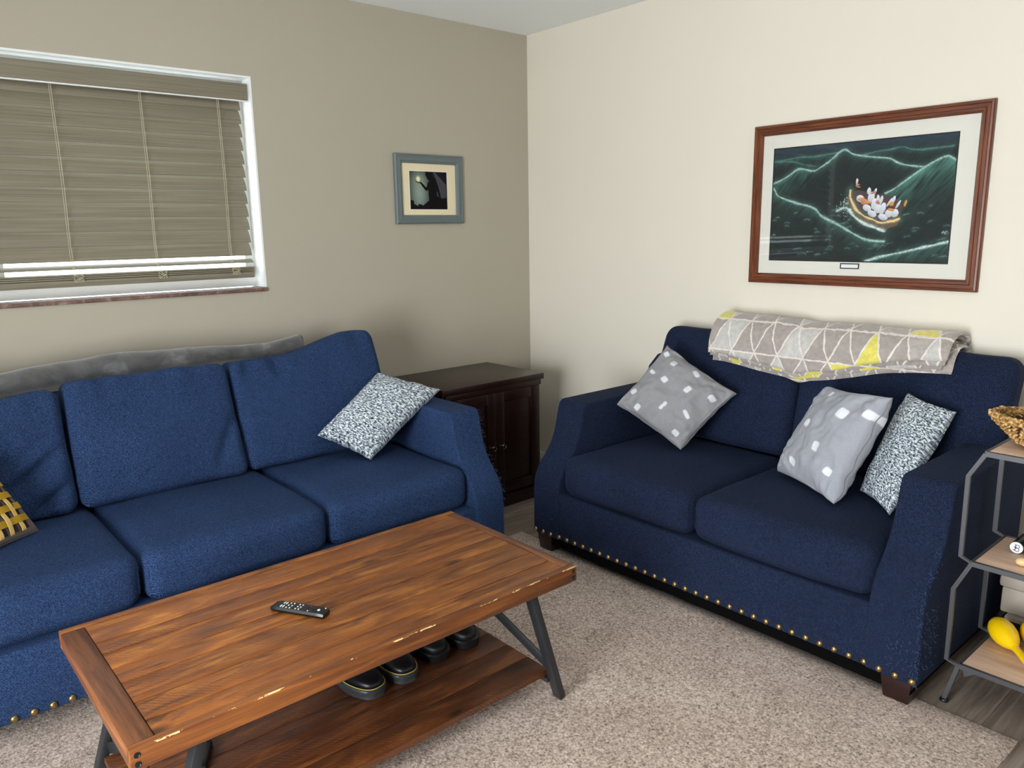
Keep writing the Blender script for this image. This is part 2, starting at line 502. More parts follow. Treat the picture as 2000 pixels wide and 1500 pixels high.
# ------------------------------------------------------------------ window blind
blind = thing('window_blind', 'taupe horizontal slat blind nearly closed in the white window recess', 'window blind', (.45, YW + .04, 1.20))
BX0, BX1 = WX0 + .03, 1.405
boxpart('valance', (WX0 + .012, YW + .004, 1.956), (1.437, YW + .018, 2.024), M_slat, blind, .004)
boxpart('valance_lip', (WX0 + .012, YW + .002, 1.950), (1.437, YW + .016, 1.9555), M_white, blind, .001)
boxpart('headrail', (BX0, YW + .022, 1.965), (BX1, YW + .065, 2.008), M_slat, blind, .003)
def slat(yc, zc, ang, w=.072):
    mb = MB(); n = 10; th = .003
    ca, sa = math.cos(ang), math.sin(ang)
    top = []; bot = []
    for i in range(n + 1):
        t = (i/n - .5) * w; bow = .0075 * (1 - (2*i/n - 1)**2)
        top.append((yc + ca*t - sa*bow, zc + sa*t + ca*bow)); bot.append((yc + ca*t - sa*(bow - th), zc + sa*t + ca*(bow - th)))
    poly = top + bot[::-1]
    mb.prism(poly, BX0, BX1, lambda p, x: (x, p[0], p[1]))
    return mb.build('slat', M_slat, blind, smooth=35)
for k in range(12):
    slat(YW + .040, 1.303 + .0558*k + .0315, R(61))
slat(YW + .036, 1.279, R(12), .05)
for k in range(3):
    MB().box((BX0, YW + .006, 1.2325 + .0072*k), (BX1, YW + .058, 1.2385 + .0072*k)).build('slat', M_slat, blind, bevel=.0015)
boxpart('bottom_rail', (BX0, YW + .006, 1.206), (BX1, YW + .058, 1.2315), M_slat, blind, .004)
for cx in (.082, .385, .69, 1.0, 1.308):
    mb = MB()
    rnd_ = random.Random(int(cx*1000))
    mb.tube([(cx, YW + .009, 1.955), (cx + .003, YW + .008, 1.6), (cx - .001, YW + .008, 1.36), (cx + .004, YW + .008, 1.255)], .0011, 6)
    mb.tube([(cx - .006, YW + .010, 1.955), (cx - .004, YW + .010, 1.6), (cx - .007, YW + .010, 1.33), (cx, YW + .009, 1.255)], .0009, 6)
    ld = mb.build('ladder_cord', M_cord, blind, smooth=60)
    kn = MB(); pts = []
    for i in range(46):
        a = i*.62
        pts.append((cx + .012 + .018*math.sin(a*1.3 + rnd_.random()*.6), YW - .001 + .004*math.sin(a*2.1), 1.238 + .016*math.cos(a*.9 + rnd_.random()*.5)))
    kn.tube(pts, .0010, 5)
    kn.build('cord_knot', M_cord, ld, smooth=60)

# ------------------------------------------------------------------ rug
rug = MB()
RX0, RX1, RY0, RY1, RT = -1.2, 2.255, .52, 2.56, .012
nx, ny = 110, 66
vs_ = []; fs_ = []
for i in range(nx + 1):
    for j in range(ny + 1):
        x = RX0 + (RX1 - RX0)*i/nx; y = RY0 + (RY1 - RY0)*j/ny
        e = min(x - RX0, RX1 - x, y - RY0, RY1 - y)
        z = RT if e > .012 else RT*.35 + RT*.65*math.sqrt(max(0, 1 - (1 - e/.012)**2))
        wob = .003*noise.noise(Vector((x*9, y*9, 0))) if e < .001 else 0
        vs_.append((x + wob, y + wob, z + (.0006*noise.noise(Vector((x*6, y*6, 3))) if e > .012 else 0)))
for i in range(nx):
    for j in range(ny):
        a = i*(ny+1)+j; fs_.append((a, a+ny+1, a+ny+2, a+1))
rug.add(vs_, fs_)
# underside
b = len(rug.v); rim = [i*(ny+1) for i in range(nx+1)] + [nx*(ny+1)+j for j in range(1, ny+1)] + [i*(ny+1)+ny for i in range(nx-1, -1, -1)] + [j for j in range(ny-1, 0, -1)]
low = [(rug.v[i][0], rug.v[i][1], 0.0005) for i in rim]
rug.add(low, [tuple(range(len(rim)))])
for k in range(len(rim)):
    k2 = (k+1) % len(rim); rug.f.append((rim[k], rim[k2], b+k2, b+k))
o = rug.build('area_rug', M_rug, smooth=50)
tag(o, 'beige speckled cut-pile area rug under the coffee table and couches', 'rug')

# ------------------------------------------------------------------ couches (local: u width, d depth from the front, z)
nail_me = MB().lathe([(.0105, 0), (.0100, .003), (.0078, .006), (.0042, .0078), (.0005, .0084)], 14, (0,0,0), (0,-1,0)).mesh('nailhead', smooth=60)
nail_me.materials.append(M_brass)
ARM = [(0, .085), (0, .25), (.002, .31), (.010, .345), (.034, .39), (.075, .435), (.105, .475), (.125, .52), (.140, .575), (.152, .625), (.160, .648), (.176, .660)]
def foot(parent, u, d, z0, s=.09, zt=.09):
    mb = MB(); a = s/2; c = s/2*.8
    mb.add([(u-c,d-c,z0),(u+c,d-c,z0),(u+c,d+c,z0),(u-c,d+c,z0),(u-a,d-a,zt),(u+a,d-a,zt),(u+a,d+a,zt),(u-a,d+a,zt)],
           [(0,3,2,1),(4,5,6,7),(0,1,5,4),(1,2,6,5),(2,3,7,6),(3,0,4,7)])
    return mb.build('foot', M_foot, parent, bevel=.003, local=True)

def couch(name, label, loc, rotz, W, aw, depth, seats, M, front_d, fuzz_spots, sh=.03, zf=.825, dust=(.012, .050)):
    t = thing(name, label, 'couch', loc, rotz)
    # base rail and deck
    MB().box((aw - .01, .006, .085), (W - aw + .01, depth - .08, .292)).build('base', M, t, bevel=.012, local=True, seg=3)
    # arms
    for (u0, u1) in ((0, aw), (W - aw, W)):
        poly = ARM + [(depth - .06, .660), (depth - .06, .085)]
        MB().prism(poly, u0, u1, lambda p, u: (u, p[0], p[1])).build('arm', M, t, bevel=.013, local=True, seg=4)
    # back frame with sloping shoulders
    poly = [(.012, .085), (W - .012, .085), (W - .012, .66), (W - sh, .74), (W - sh - .05, zf - .025), (W - sh - .11, zf), (sh + .11, zf), (sh + .05, zf - .025), (sh, .74), (.012, .66)]
    MB().prism(poly, depth - .13, depth, lambda p, d: (p[0], d, p[1])).build('back_frame', M, t, bevel=.02, local=True, seg=3)
    # seat cushions
    n = seats; su = (W - 2*aw) / n
    for i in range(n):
        uc = aw + su*(i + .5)
        hx, hy, hz = su/2 - .002, (.70 - front_d)/2, .0825
        me = cushion_mesh('seat_cushion', (hx, hy, hz), .046, 26, (0, .010, .016),
                          deform=lambda a, b, c, p: (p.x*(1 + .004*b), p.y - (.010*(1 - a*a) if b < -.5 else 0), p.z), wr=.006, wfreq=5, seed=i*3.1 + W)
        co = link('seat_cushion', me, M, t, (uc, front_d + hy, .372))
        # seam piping round the top front edge
        for sx in (-1, 1):
            MB().tube([(sx*(hx - .0138), -hy + .0132, -hz + .044), (sx*(hx - .0138), -hy + .0132, hz - .044)], .0014, 5).build('seam', M, co, smooth=60, local=True)
    # nailhead trim along the bottom of the front
    k = int(round((W - .03)/.0475))
    for i in range(k + 1):
        u = .015 + (W - .03)*i/k
        o = link('nailhead', nail_me, None, t, (u, .001 if aw - .01 > u or u > W - aw + .01 else .0065, .101))
    MB().box((.02, dust[0], dust[1]), (W - .02, depth - .03, .0848)).build('dust_cover', M_dark, t, local=True)
    for (u, d, z) in ((.062, .052, RT), (W - .062, .052, RT), (.062, depth - .07, 0), (W - .062, depth - .07, 0)):
        foot(t, u, d, z + .0006)
    # loose scratched threads
    mb = MB(); rg = random.Random(int(W*100))
    for (uu, dd, zz, su_, sd, sz, nn, nrm) in fuzz_spots:
        for i in range(nn):
            p = Vector((uu + rg.uniform(-1, 1)*su_, dd + rg.uniform(-1, 1)*sd, zz + rg.uniform(-1, 1)*sz))
            pts = [p]; dr = Vector(nrm)*.6 + Vector((rg.uniform(-1, 1), rg.uniform(-1, 1), rg.uniform(-1, 1)))
            for s in range(4):
                dr += Vector((rg.uniform(-1, 1), rg.uniform(-1, 1), rg.uniform(-1.2, .6)))*.8
                p = p + dr.normalized()*rg.uniform(.0012, .0032); pts.append(p)
            mb.tube(pts, .0004, 4, cap=False)
    o = mb.build('frayed_threads', M_thread, t, local=True, fixn=False); o['kind'] = 'stuff'
    return t

def armfuzz(u, along):
    """spots down the front corner edge of an arm at width u"""
    out = []
    for i in range(len(ARM) - 1):
        d, z = ARM[i]; d2, z2 = ARM[i+1]
        L = math.hypot(d2 - d, z2 - z)
        out.append((u, (d+d2)/2, (z+z2)/2, .006, abs(d2-d)/2 + .004, abs(z2-z)/2, int(along*L) + 2, (0, -1, 0)))
    return out

W1, W2 = 2.165, 1.625
sofa = couch('three_seat_sofa', 'long navy fabric sofa with three seats under the window', (-.20, 2.335, 0), 0, W1, .15, .90, 3, M_navy, .04,
             armfuzz(W1 - .006, 260) + [(W1 - .075, .02, .2, .06, .01, .1, 30, (0, -1, 0)), (W1 - .08, .12, .52, .05, .03, .08, 40, (0, -1, .3))], sh=.19, zf=.838, dust=(.10, .060))
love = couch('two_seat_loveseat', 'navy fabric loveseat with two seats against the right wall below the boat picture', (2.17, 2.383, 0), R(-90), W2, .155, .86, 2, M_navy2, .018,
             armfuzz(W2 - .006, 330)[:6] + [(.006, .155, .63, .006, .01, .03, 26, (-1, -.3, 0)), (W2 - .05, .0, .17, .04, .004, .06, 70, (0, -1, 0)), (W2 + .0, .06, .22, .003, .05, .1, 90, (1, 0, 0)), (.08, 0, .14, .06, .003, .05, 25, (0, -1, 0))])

def sstep(x, a, b):
    t = max(0, min(1, (x - a)/(b - a))); return t*t*(3 - 2*t)

def back_cushion(parent, M, u0t, u1t, u0b, u1b, zb, ztop, df_b, df_t, th_b, th_t, rounding, n=30, wr=.006, seed=0.0, puck=0.0, zback=0.0, crease=None, bulge=.03):
    """upright cushion: front plane from depth df_b (bottom) to df_t (top); ztop(a) gives the top height"""
    hx, hy, hz = (u1b - u0b)/2, th_b/2, .22
    def deform(a, b, c, p):
        ax, by, cz = p.x/hx, p.y/hy, p.z/hz
        s = (cz + 1)/2
        u = (u0b + (u0t - u0b)*s)*(1 - ax)/2 + (u1b + (u1t - u1b)*s)*(1 + ax)/2
        th = th_b + (th_t - th_b)*s
        d = df_b + (df_t - df_b)*s + th*(by + 1)/2
        H = ztop(ax) - zb
        z = zb + H*s - zback*(by + 1)/2*s
        if puck:
            f = max(0, c)**3*max(0, -b)
            d += puck*f*math.sin(ax*17 + seed)*(.5 + .5*noise.noise(Vector((ax*3, seed, 0))))
        if crease:
            for (a1, c1, a2, c2, wdt, dep) in crease:
                # distance from the line segment in (a,c)
                vx, vy = a2 - a1, c2 - c1; L2 = vx*vx + vy*vy
                q = max(0, min(1, ((ax - a1)*vx + (cz - c1)*vy)/L2))
                dd = math.hypot(ax - a1 - q*vx, (cz - c1 - q*vy))
                if b < 0: d += dep*math.exp(-(dd/wdt)**2)*math.sin(math.pi*min(1, max(.05, q)))
        return (u, d, z)
    me = cushion_mesh('back_cushion', (hx, hy, hz), rounding, n, (0, bulge, 0), deform, wr, 7, seed)
    return link('back_cushion', me, M, parent)

# sofa back cushions (u = x + .20, d = y - 2.335)
back_cushion(sofa, M_navy, .145, .715, .14, .722, .462, lambda a: .874 - .014*sstep(-a, .3, 1) + .012*sstep(a, .2, .9), .545, .655, .24, .125, .045, 40, .008, 1.3, .016, .02,
             [(.25, -.55, 1.0, .1, .09, .035), (.45, -.95, 1.0, -.45, .07, .03), (.1, -.2, .95, .35, .06, .012), (-.2, .3, -.1, 1.0, .05, .02), (.05, .45, .12, 1.0, .05, .018)])
back_cushion(sofa, M_navy, .735, 1.302, .728, 1.330, .462, lambda a: .905, .555, .655, .24, .125, .040, 40, .006, 4.7, .013, .02,
             [(.55, -.9, 1.0, .2, .08, .018)])
back_cushion(sofa, M_navy, 1.318, 1.972, 1.336, 2.035, .462, lambda a: .898 + .074*max(0, min(1, (a + .18)/.86)) - .006*sstep(a, .8, 1.0), .575, .675, .22, .115, .036, 40, .006, 8.2, .013, .015,
             [(-.45, 1.0, -.36, .55, .05, .02), (-.85, .75, -.7, 1.0, .05, .012)])
# loveseat back cushions (u = 2.383 - y, d = x - 2.17)
back_cushion(love, M_navy2, .140, .822, .062, .818, .460, lambda a: .945 - .02*sstep(a, .2, 1), .625, .725, .17, .115, .05, 34, .004, 2.2, .004, .012, bulge=.018)
back_cushion(love, M_navy2, .826, 1.592, .822, 1.560, .460, lambda a: .925 + .028*sstep(a, -.6, .6), .625, .725, .17, .115, .055, 34, .004, 6.1, .004, .012, bulge=.018)

# ------------------------------------------------------------------ pillows
def pillow(name, label, corners, thick, m, n=56, ear=.06, wr=.010, seed=0.0, cat='pillow', paint=None, group=None, bulge_pow=.36, seam=None):
    """corners TL,TR,BR,BL in world; u runs TL->TR, v runs TL->BL"""
    TL, TR, BR, BL = [Vector(c) for c in corners]
    cen = (TL + TR + BR + BL)/4
    nrm = ((TR - BL).cross(TL - BR)).normalized()
    base = Vector((cen.x, cen.y, min(TL.z, TR.z, BR.z, BL.z)))
    mb = MB(); uvs = []; cols = []
    N = n + 1
    for side in (1, -1):
        for i in range(N):
            for j in range(N):
                a = math.sin(math.pi/2*(2*j/n - 1)); b_ = math.sin(math.pi/2*(2*i/n - 1))
                # edges pulled in between the corners
                pa = a*(1 - ear*(1 - b_*b_)); pb = b_*(1 - ear*(1 - a*a))
                u = (pa + 1)/2; v = (pb + 1)/2
                p = TL*(1-u)*(1-v) + TR*u*(1-v) + BR*u*v + BL*(1-u)*v
                h = ((1 - a*a)*(1 - b_*b_))**bulge_pow*thick/2
                cw = (abs(a)*abs(b_))**2
                w = noise.noise(Vector((a*2.6 + seed, b_*2.6, side*2.0 + seed)))*wr + noise.noise(Vector((a*7 + seed, b_*7, side)))*wr*.55*(.4 + 1.6*cw)
                edge = min(1, ((1 - a*a)*(1 - b_*b_))*14)
                p = p + nrm*side*(h + w*edge) + nrm*noise.noise(Vector((a*3.5, b_*3.5, seed*3 + 5)))*wr*1.2*(1 - edge)
                mb.v.append(tuple(p)); uvs.append((u, v)); cols.append((u, v))
        off = 0 if side == 1 else N*N
        for i in range(n):
            for j in range(n):
                k = off + i*N + j
                f = (k, k+1, k+N+1, k+N)
                mb.f.append(f if side == -1 else tuple(reversed(f)))
    root = thing(name, label, cat, tuple(base), 0, group)
    me = bpy.data.meshes.new('cover')
    me.from_pydata([(x-base.x, y-base.y, z-base.z) for x, y, z in mb.v], [], mb.f)
    uvl = me.uv_layers.new(name='UVMap')
    lv = np.zeros(len(me.loops), dtype=np.int32); me.loops.foreach_get('vertex_index', lv)
    uvl.data.foreach_set('uv', np.array(uvs, dtype=np.float32)[lv].ravel())
    if paint: set_vcol(me, [paint(u, v) for (u, v) in cols])
    me.shade_smooth()
    o = link('cover', me, m, root)
    # edge seam
    ring = []
    for i in range(4*n):
        k = i % n; sd = i // n
        if sd == 0: q = (0, k)
        elif sd == 1: q = (k, n)
        elif sd == 2: q = (n, n - k)
        else: q = (n - k, 0)
        ring.append(Vector(mb.v[q[0]*N + q[1]]))
    MB().tube(ring, .0022, 5, closed=True).build('edge_seam', seam or m, root, smooth=60)
    return root, (lambda u, v: None), (TL, TR, BR, BL, nrm, base)

pillow('throw_pillow', 'small speckled white and blue-grey pillow leaning on the right arm of the long sofa',
       [(1.732, 2.905, .786), (1.915, 2.70, .715), (1.548, 2.69, .478), (1.405, 2.86, .575)], .15, M_speckle, ear=.05, wr=.008, seed=1.1)

def in_quad(px, py, q):
    ins = True
    for k in range(len(q)):
        x0, y0 = q[k]; x1, y1 = q[(k+1) % len(q)]
        if (x1-x0)*(py-y0) - (y1-y0)*(px-x0) < 0: return False
    return True
def patch_paint(patches, base, white):
    def fn(u, v):
        for (cx, cy, w, h, a) in patches:
            dx, dy = u - cx, v - cy; c, s = math.cos(a), math.sin(a)
            if w <= 0: continue
            e = (abs(dx*c + dy*s)/(w*1.3))**4 + (abs(-dx*s + dy*c)/(h*1.3))**4
            if e < 1.5:
                k = 1 - sstep(e, .6, 1.4)
                return tuple(base[i]*(1-k) + white[i]*k for i in range(4))
        return base
    return fn
M_flseam = plain('grey_seam', lin(128, 128, 132), .95)
GB, GW = lin(146, 145, 148), lin(216, 217, 222)
pa1 = [(.10,.12,.032,.024,.5), (.27,.18,.03,.03,.1), (.13,.42,.03,.018,.2), (.55,.12,.034,.022,.4), (.32,.42,.032,.028,.3), (.62,.36,.026,.036,.2), (.88,.26,.03,.03,.3),
       (.10,.76,.026,.03,.3), (.52,.70,.015,.046,.15), (.80,.62,.044,.018,.5), (.28,.90,.03,.03,.2), (.84,.88,.03,.026,.1), (.36,.62,.0,.0,0)]
pillow('throw_pillow', 'grey flannel pillow with white patches standing on its corner alone on the loveseat',
       [(2.735, 2.108, .878), (2.765, 1.770, .708), (2.565, 1.893, .478), (2.505, 2.196, .637)], .15, M_patch, n=150, ear=.05, wr=.017, seed=3.3, paint=patch_paint(pa1, GB, GW), seam=M_flseam)
pa2 = [(.30,.10,.034,.022,.1), (.10,.28,.026,.024,.3), (.30,.44,.032,.03,.2), (.70,.26,.042,.036,.2), (.05,.52,.018,.044,.1), (.62,.62,.036,.034,.1), (.36,.84,.04,.026,.2), (.12,.86,.03,.03,.4), (.95,.20,.03,.03,.2), (.86,.78,.03,.026,.2)]
pillow('throw_pillow', 'grey flannel pillow with white patches propped in front of the speckled pillow on the loveseat',
       [(2.745, 1.365, .800), (2.545, 1.050, .838), (2.415, 1.150, .478), (2.595, 1.468, .482)], .15, M_patch, n=150, ear=.05, wr=.014, seed=5.9, paint=patch_paint(pa2, lin(158, 160, 168), lin(226, 228, 234)), seam=M_flseam)
pillow('throw_pillow', 'speckled white and dark blue pillow wedged behind the patched pillow at the loveseat arm',
       [(2.80, 1.100, .806), (2.775, .930, .770), (2.455, .985, .474), (2.60, 1.150, .482)], .10, M_speckle, ear=.045, wr=.008, seed=7.7)

# woven pillow
wc = [(-.13, 2.685, .805), (.192, 2.925, .805), (.372, 2.782, .470), (.05, 2.545, .470)]
wroot, _, wd = pillow('throw_pillow', 'taupe pillow with mustard and pale yellow woven ribbons at the end of the long sofa', wc, .13, M_felt, ear=.03, wr=.0, seed=2.2)
def surf(u, v, lift):
    TL, TR, BR, BL, nrm, base = wd
    p = TL*(1-u)*(1-v) + TR*u*(1-v) + BR*u*v + BL*(1-u)*v
    a, b_ = 2*u - 1, 2*v - 1; qa, qb = a, b_
    for _i in range(3):
        a, b_ = qa/(1 - .03*(1 - b_*b_)), qb/(1 - .03*(1 - a*a))
    h = max(0.0, (1 - a*a)*(1 - b_*b_))**.36*.065
    if nrm.y > 0: nn = -nrm; 
    else: nn = nrm
    return p + nn*(h + lift)
def strip(name, m, fixed, lo, hi, w, vertical, ph, base_lift):
    mb = MB(); n = 60; vs2 = []; fs2 = []
    for i in range(n + 1):
        t = lo + (hi - lo)*i/n
        l = base_lift + .0022*math.sin(math.pi*((t - .12)/.105 + .5 + ph))
        for s in (-w/2, w/2):
            uv = (fixed + s, t) if vertical else (t, fixed + s)
            for dz in (0, .0022): vs2.append(surf(uv[0], uv[1], l + dz))
    for i in range(n):
        a = i*4
        fs2 += [(a, a+2, a+6, a+4), (a+1, a+5, a+7, a+3), (a, a+4, a+5, a+1), (a+2, a+3, a+7, a+6)]
    fs2 += [(0, 1, 3, 2), (n*4, n*4+2, n*4+3, n*4+1)]
    mb.add(vs2, fs2).build(name, m, wroot, smooth=60)
for k in range(8):
    strip('dark_ribbon', M_plum, .125 + .105*k + .026, .035, .955, .030, True, 0, .0012)
for k in range(8):
    strip('mustard_ribbon', M_gold, .135 + .105*k, .05, .945, .054, False, k, .0048)
for k in range(8):
    strip('pale_ribbon', M_peach, .105 + .105*k, .03, .965, .036, True, k + 1, .0052)

# ------------------------------------------------------------------ rolled grey blanket along the sofa back
YR = 3.184
rp = [(-.18, YR, .886), (.05, YR, .886), (.25, YR, .887), (.385, YR, .892), (.53, YR, .903), (.67, YR, .912), (.83, YR, .914), (1.02, YR, .914), (1.17, YR, .910), (1.30, YR, .902), (1.385, YR, .902), (1.455, YR, .912), (1.51, YR, .922)]
rr = [.042, .042, .041, .041, .041, .042, .042, .039, .035, .033, .033, .036, .035]
def spline(pts, k=8):
    out = []
    P = [np.array(p, float) for p in pts]
    for i in range(len(P)-1):
        p0 = P[max(i-1, 0)]; p1 = P[i]; p2 = P[i+1]; p3 = P[min(i+2, len(P)-1)]
        for j in range(k):
            t = j/k
            out.append(.5*((2*p1) + (-p0+p2)*t + (2*p0-5*p1+4*p2-p3)*t*t + (-p0+3*p1-3*p2+p3)*t**3))
    out.append(P[-1]); return out
sp = spline(rp); sr = [float(x[0]) for x in spline([(r_,) for r_ in rr])]
roll = thing('rolled_blanket', 'grey velour blanket rolled into a long bolster along the sofa back', 'blanket', (.6, 3.172, .847))
mb = MB().tube([tuple(p) for p in sp], sr, 36)
mb.v = [tuple(Vector(v) + Vector((0, .004*noise.noise(Vector(v)*14), .006*noise.noise(Vector(v)*11 + Vector((3,1,0)))))) for v in mb.v]
mb.build('bolster', M_velvet, roll, smooth=60)
sps = []
for i in range(70):
    a = i*.3; r_ = .032*(1 - i/78)
    sps.append((1.5115 + .0008*math.sin(i), YR + r_*math.cos(a), .922 + r_*math.sin(a)))
MB().tube(sps, .0026, 6).build('rolled_end', M_velvet, roll, smooth=60)

# ------------------------------------------------------------------ folded patterned blanket on the loveseat back
def tri_mat():
    t = NT('triangle_pattern_fleece')
    uv = t.n('ShaderNodeUVMap'); sep = t.n('ShaderNodeSeparateXYZ', inp={0: uv.outputs[0]})
    U, V = sep.outputs[0], sep.outputs[1]
    cell = .105
    ids = []; lines = None
    wob = t.noise(t.coord(), 30, 2)
    for (nx_, ny_) in ((0, 1), (.866, .5), (.866, -.5)):
        d = t.math('ADD', t.math('MULTIPLY', U, nx_/cell/.866), t.math('MULTIPLY', V, ny_/cell/.866))
        d = t.math('ADD', d, t.math('MULTIPLY', wob, .12))
        fl = t.math('FLOOR', d); ids.append(fl)
        fr = t.math('ABSOLUTE', t.math('SUBTRACT', t.math('SUBTRACT', d, fl), .5))
        ln = t.math('GREATER_THAN', fr, .468)
        lines = ln if lines is None else t.math('MAXIMUM', lines, ln)
    cmb = t.n('ShaderNodeCombineXYZ', inp={0: ids[0], 1: ids[1], 2: ids[2]})
    wn = t.n('ShaderNodeTexWhiteNoise', noise_dimensions='3D', inp={0: cmb.outputs[0]}).outputs[0]
    col = t.ramp(wn, [(0, lin(168, 158, 152)), (.55, lin(178, 170, 164)), (.72, lin(198, 194, 190)), (.86, lin(224, 212, 104))], 'CONSTANT')
    col = t.mix(lines, col, lin(228, 218, 210))
    nz = t.noise(t.coord(), 45, 4, .7)
    col = t.mix(1.0, col, t.ramp(nz, [(.3, (.8,.79,.78)), (.65, (1.06,1.06,1.06))]), 'MULTIPLY')
    t.p(Base_Color=col, Roughness=.95, Sheen_Weight=.4)
    t.bump(t.noise(t.coord(), 240, 2), .3, .001)
    return t.m
M_tri = tri_mat()
blk = thing('folded_blanket', 'grey fleece blanket with white lines and yellow triangles folded over the loveseat back', 'blanket', (2.9, 1.5, .84))
surf_pts = [(2.846, .70), (2.858, .76), (2.868, .82), (2.876, .87), (2.884, .905), (2.896, .928), (2.918, .946), (2.945, .954), (2.975, .954), (3.0, .947), (3.012, .93), (3.014, .90)]
sp2 = spline([(x, 0, z) for x, z in surf_pts], 6); sl = [0.0]
for i in range(1, len(sp2)): sl.append(sl[-1] + float(np.linalg.norm(sp2[i]-sp2[i-1])))
def on_back(s):
    s = max(0, min(sl[-1]-1e-4, s))
    for i in range(len(sl)-1):
        if sl[i+1] >= s:
            t = (s - sl[i])/(sl[i+1]-sl[i]+1e-9); p = sp2[i]*(1-t)+sp2[i+1]*t
            d = sp2[min(i+1, len(sp2)-1)] - sp2[max(i-1, 0)]; d /= np.linalg.norm(d)
            return p, np.array((-d[2], 0, d[0]))
    return sp2[-1], np.array((0, 0, 1))
NL = 4
for k in range(NL):
    mb = MB(); ny_, ns = 150, 44; vs2 = []; uv2 = []
    off0 = .006 + .0135*k; thk = .0115
    yl = 1.955 - .006*((k*2) % 3) ; yr = .985 + .010*((k*3) % 4)
    for lay in (0, 1):
        for i in range(ny_ + 1):
            y = yl + (yr - yl)*i/ny_
            q = (yl - y)/(yl - yr)
            cre = math.exp(-((y - 1.545)/.035)**2)
            s0 = .118 - .030*sstep(q, .05, .42)*(1 - sstep(q, .42, .8)) + .062*sstep(q, .45, 1.0) + .0115*k + .006*noise.noise(Vector((y*6, k*2.0, 0))) - .012*cre
            s1 = sl[-1] - .012 - .02*k*.3
            for j in range(ns + 1):
                s = s0 + (s1 - s0)*j/ns
                p, nn = on_back(s)
                edge = min(1.0, j/2.5, (ns - j)/2.5, i/2.0, (ny_ - i)/2.0)
                tt = thk*math.sqrt(max(0.0, 1 - (1 - edge)**2)) if edge < 1 else thk
                mid = off0 + thk*.5 + .010*k*.5*noise.noise(Vector((y*5, s*7, k*1.3)))*.6 + (.012*(1 - sstep(q, .1, .5)) + .006)*math.sin(math.pi*j/ns)*k*.25
                h = mid + (tt/2 if lay else -tt/2)
                h -= cre*(.008 + .003*k)*(1 - j/ns)*.8
                h += .004*noise.noise(Vector((y*14, s*16, k*.7 + 9)))*edge
                h = max(h, .003 + .002*lay)
                pos = p + nn*h
                vs2.append((pos[0], y + .006*noise.noise(Vector((s*20, k*3.0, 2)))*(1 if i in (0, ny_) else 0), pos[2]))
                uv2.append((y, s*1.0 + k*.093))
    st = (ny_+1)*(ns+1); fs2 = []
    for i in range(ny_):
        for j in range(ns):
            a = i*(ns+1)+j
            fs2.append((a, a+1, a+ns+2, a+ns+1)); fs2.append((st+a, st+a+ns+1, st+a+ns+2, st+a+1))
    for i in range(ny_):
        for j in (0, ns):
            a = i*(ns+1)+j; b = a+ns+1
            fs2.append((a, b, st+b, st+a))
    for j in range(ns):
        for i in (0, ny_):
            a = i*(ns+1)+j; fs2.append((a, a+1, st+a+1, st+a))
    mb.add(vs2, fs2)
    me = mb.mesh('fold_layer', tuple(blk.location), smooth=70)
    uvl = me.uv_layers.new(name='UVMap'); lv = np.zeros(len(me.loops), dtype=np.int32); me.loops.foreach_get('vertex_index', lv)
    uvl.data.foreach_set('uv', np.array(uv2, dtype=np.float32)[lv].ravel())
    link('fold_layer', me, M_tri, blk)

# ------------------------------------------------------------------ coffee table
TX0, TX1, TY0, TY1, TZ, TH = .287, 1.490, 1.453, 2.062, .445, .046
tab = thing('coffee_table', 'rustic wooden plank coffee table with black metal legs and a lower shelf', 'coffee table', ((TX0+TX1)/2, (TY0+TY1)/2, RT))
def edge_rail_mat():
    """front rail: stained pine with pale chips along the worn top edge"""
    t = NT('stained_pine_worn_edge')
    tc = t.n('ShaderNodeTexCoord').outputs['Object']
    c1 = t.n('ShaderNodeMapping', inp={0: tc, 3: (1.6, 26, 26)}).outputs[0]
    g = t.noise(c1, 2.2, 6, .62, .6)
    col = t.ramp(g, [(.22, lin(52, 27, 12)), (.45, lin(106, 57, 21)), (.75, lin(156, 92, 38))])
    sep = t.n('ShaderNodeSeparateXYZ', inp={0: tc})
    zz = t.math('GREATER_THAN', sep.outputs[2], TZ - RT - .0026)
    yy = t.math('LESS_THAN', sep.outputs[1], -(TY1-TY0)/2 + .0026)
    n1 = t.noise(t.n('ShaderNodeMapping', inp={0: tc, 3: (14, 40, 40)}).outputs[0], 1.0, 4, .7)
    f = t.math('MULTIPLY', t.math('MULTIPLY', zz, yy), t.math('GREATER_THAN', n1, .57))
    col = t.mix(f, col, lin(236, 200, 138))
    t.p(Base_Color=col, Roughness=.45); t.bump(g, .2, .001)
    return t.m
M_rail = edge_rail_mat()
ew, fr = .052, .022
MB().box((TX0, TY0, TZ - TH), (TX1, TY0 + fr, TZ)).build('front_rail', M_rail, tab, bevel=.0025)
MB().box((TX0, TY1 - fr, TZ - TH), (TX1, TY1, TZ)).build('rear_rail', M_table, tab, bevel=.0025)
for (xa, xb) in ((TX0, TX0 + ew), (TX1 - ew + .02, TX1)):
    MB().box((xa, TY0 + fr + .0008, TZ - TH), (xb, TY1 - fr - .0008, TZ - .0005)).build('end_board', M_tableend, tab, bevel=.002)
ws = [.060, .078, .095, .070, .088, .064, .105]
tot = TY1 - TY0 - 2*fr; k = tot/sum(ws); y = TY0 + fr
for w in ws:
    w *= k
    MB().box((TX0 + ew + .0014, y + .0013, TZ - .024), (TX1 - ew + .02 - .0014, y + w - .0013, TZ - .001 - random.random()*.0012)).build('plank', M_table, tab, bevel=.0018)
    y += w
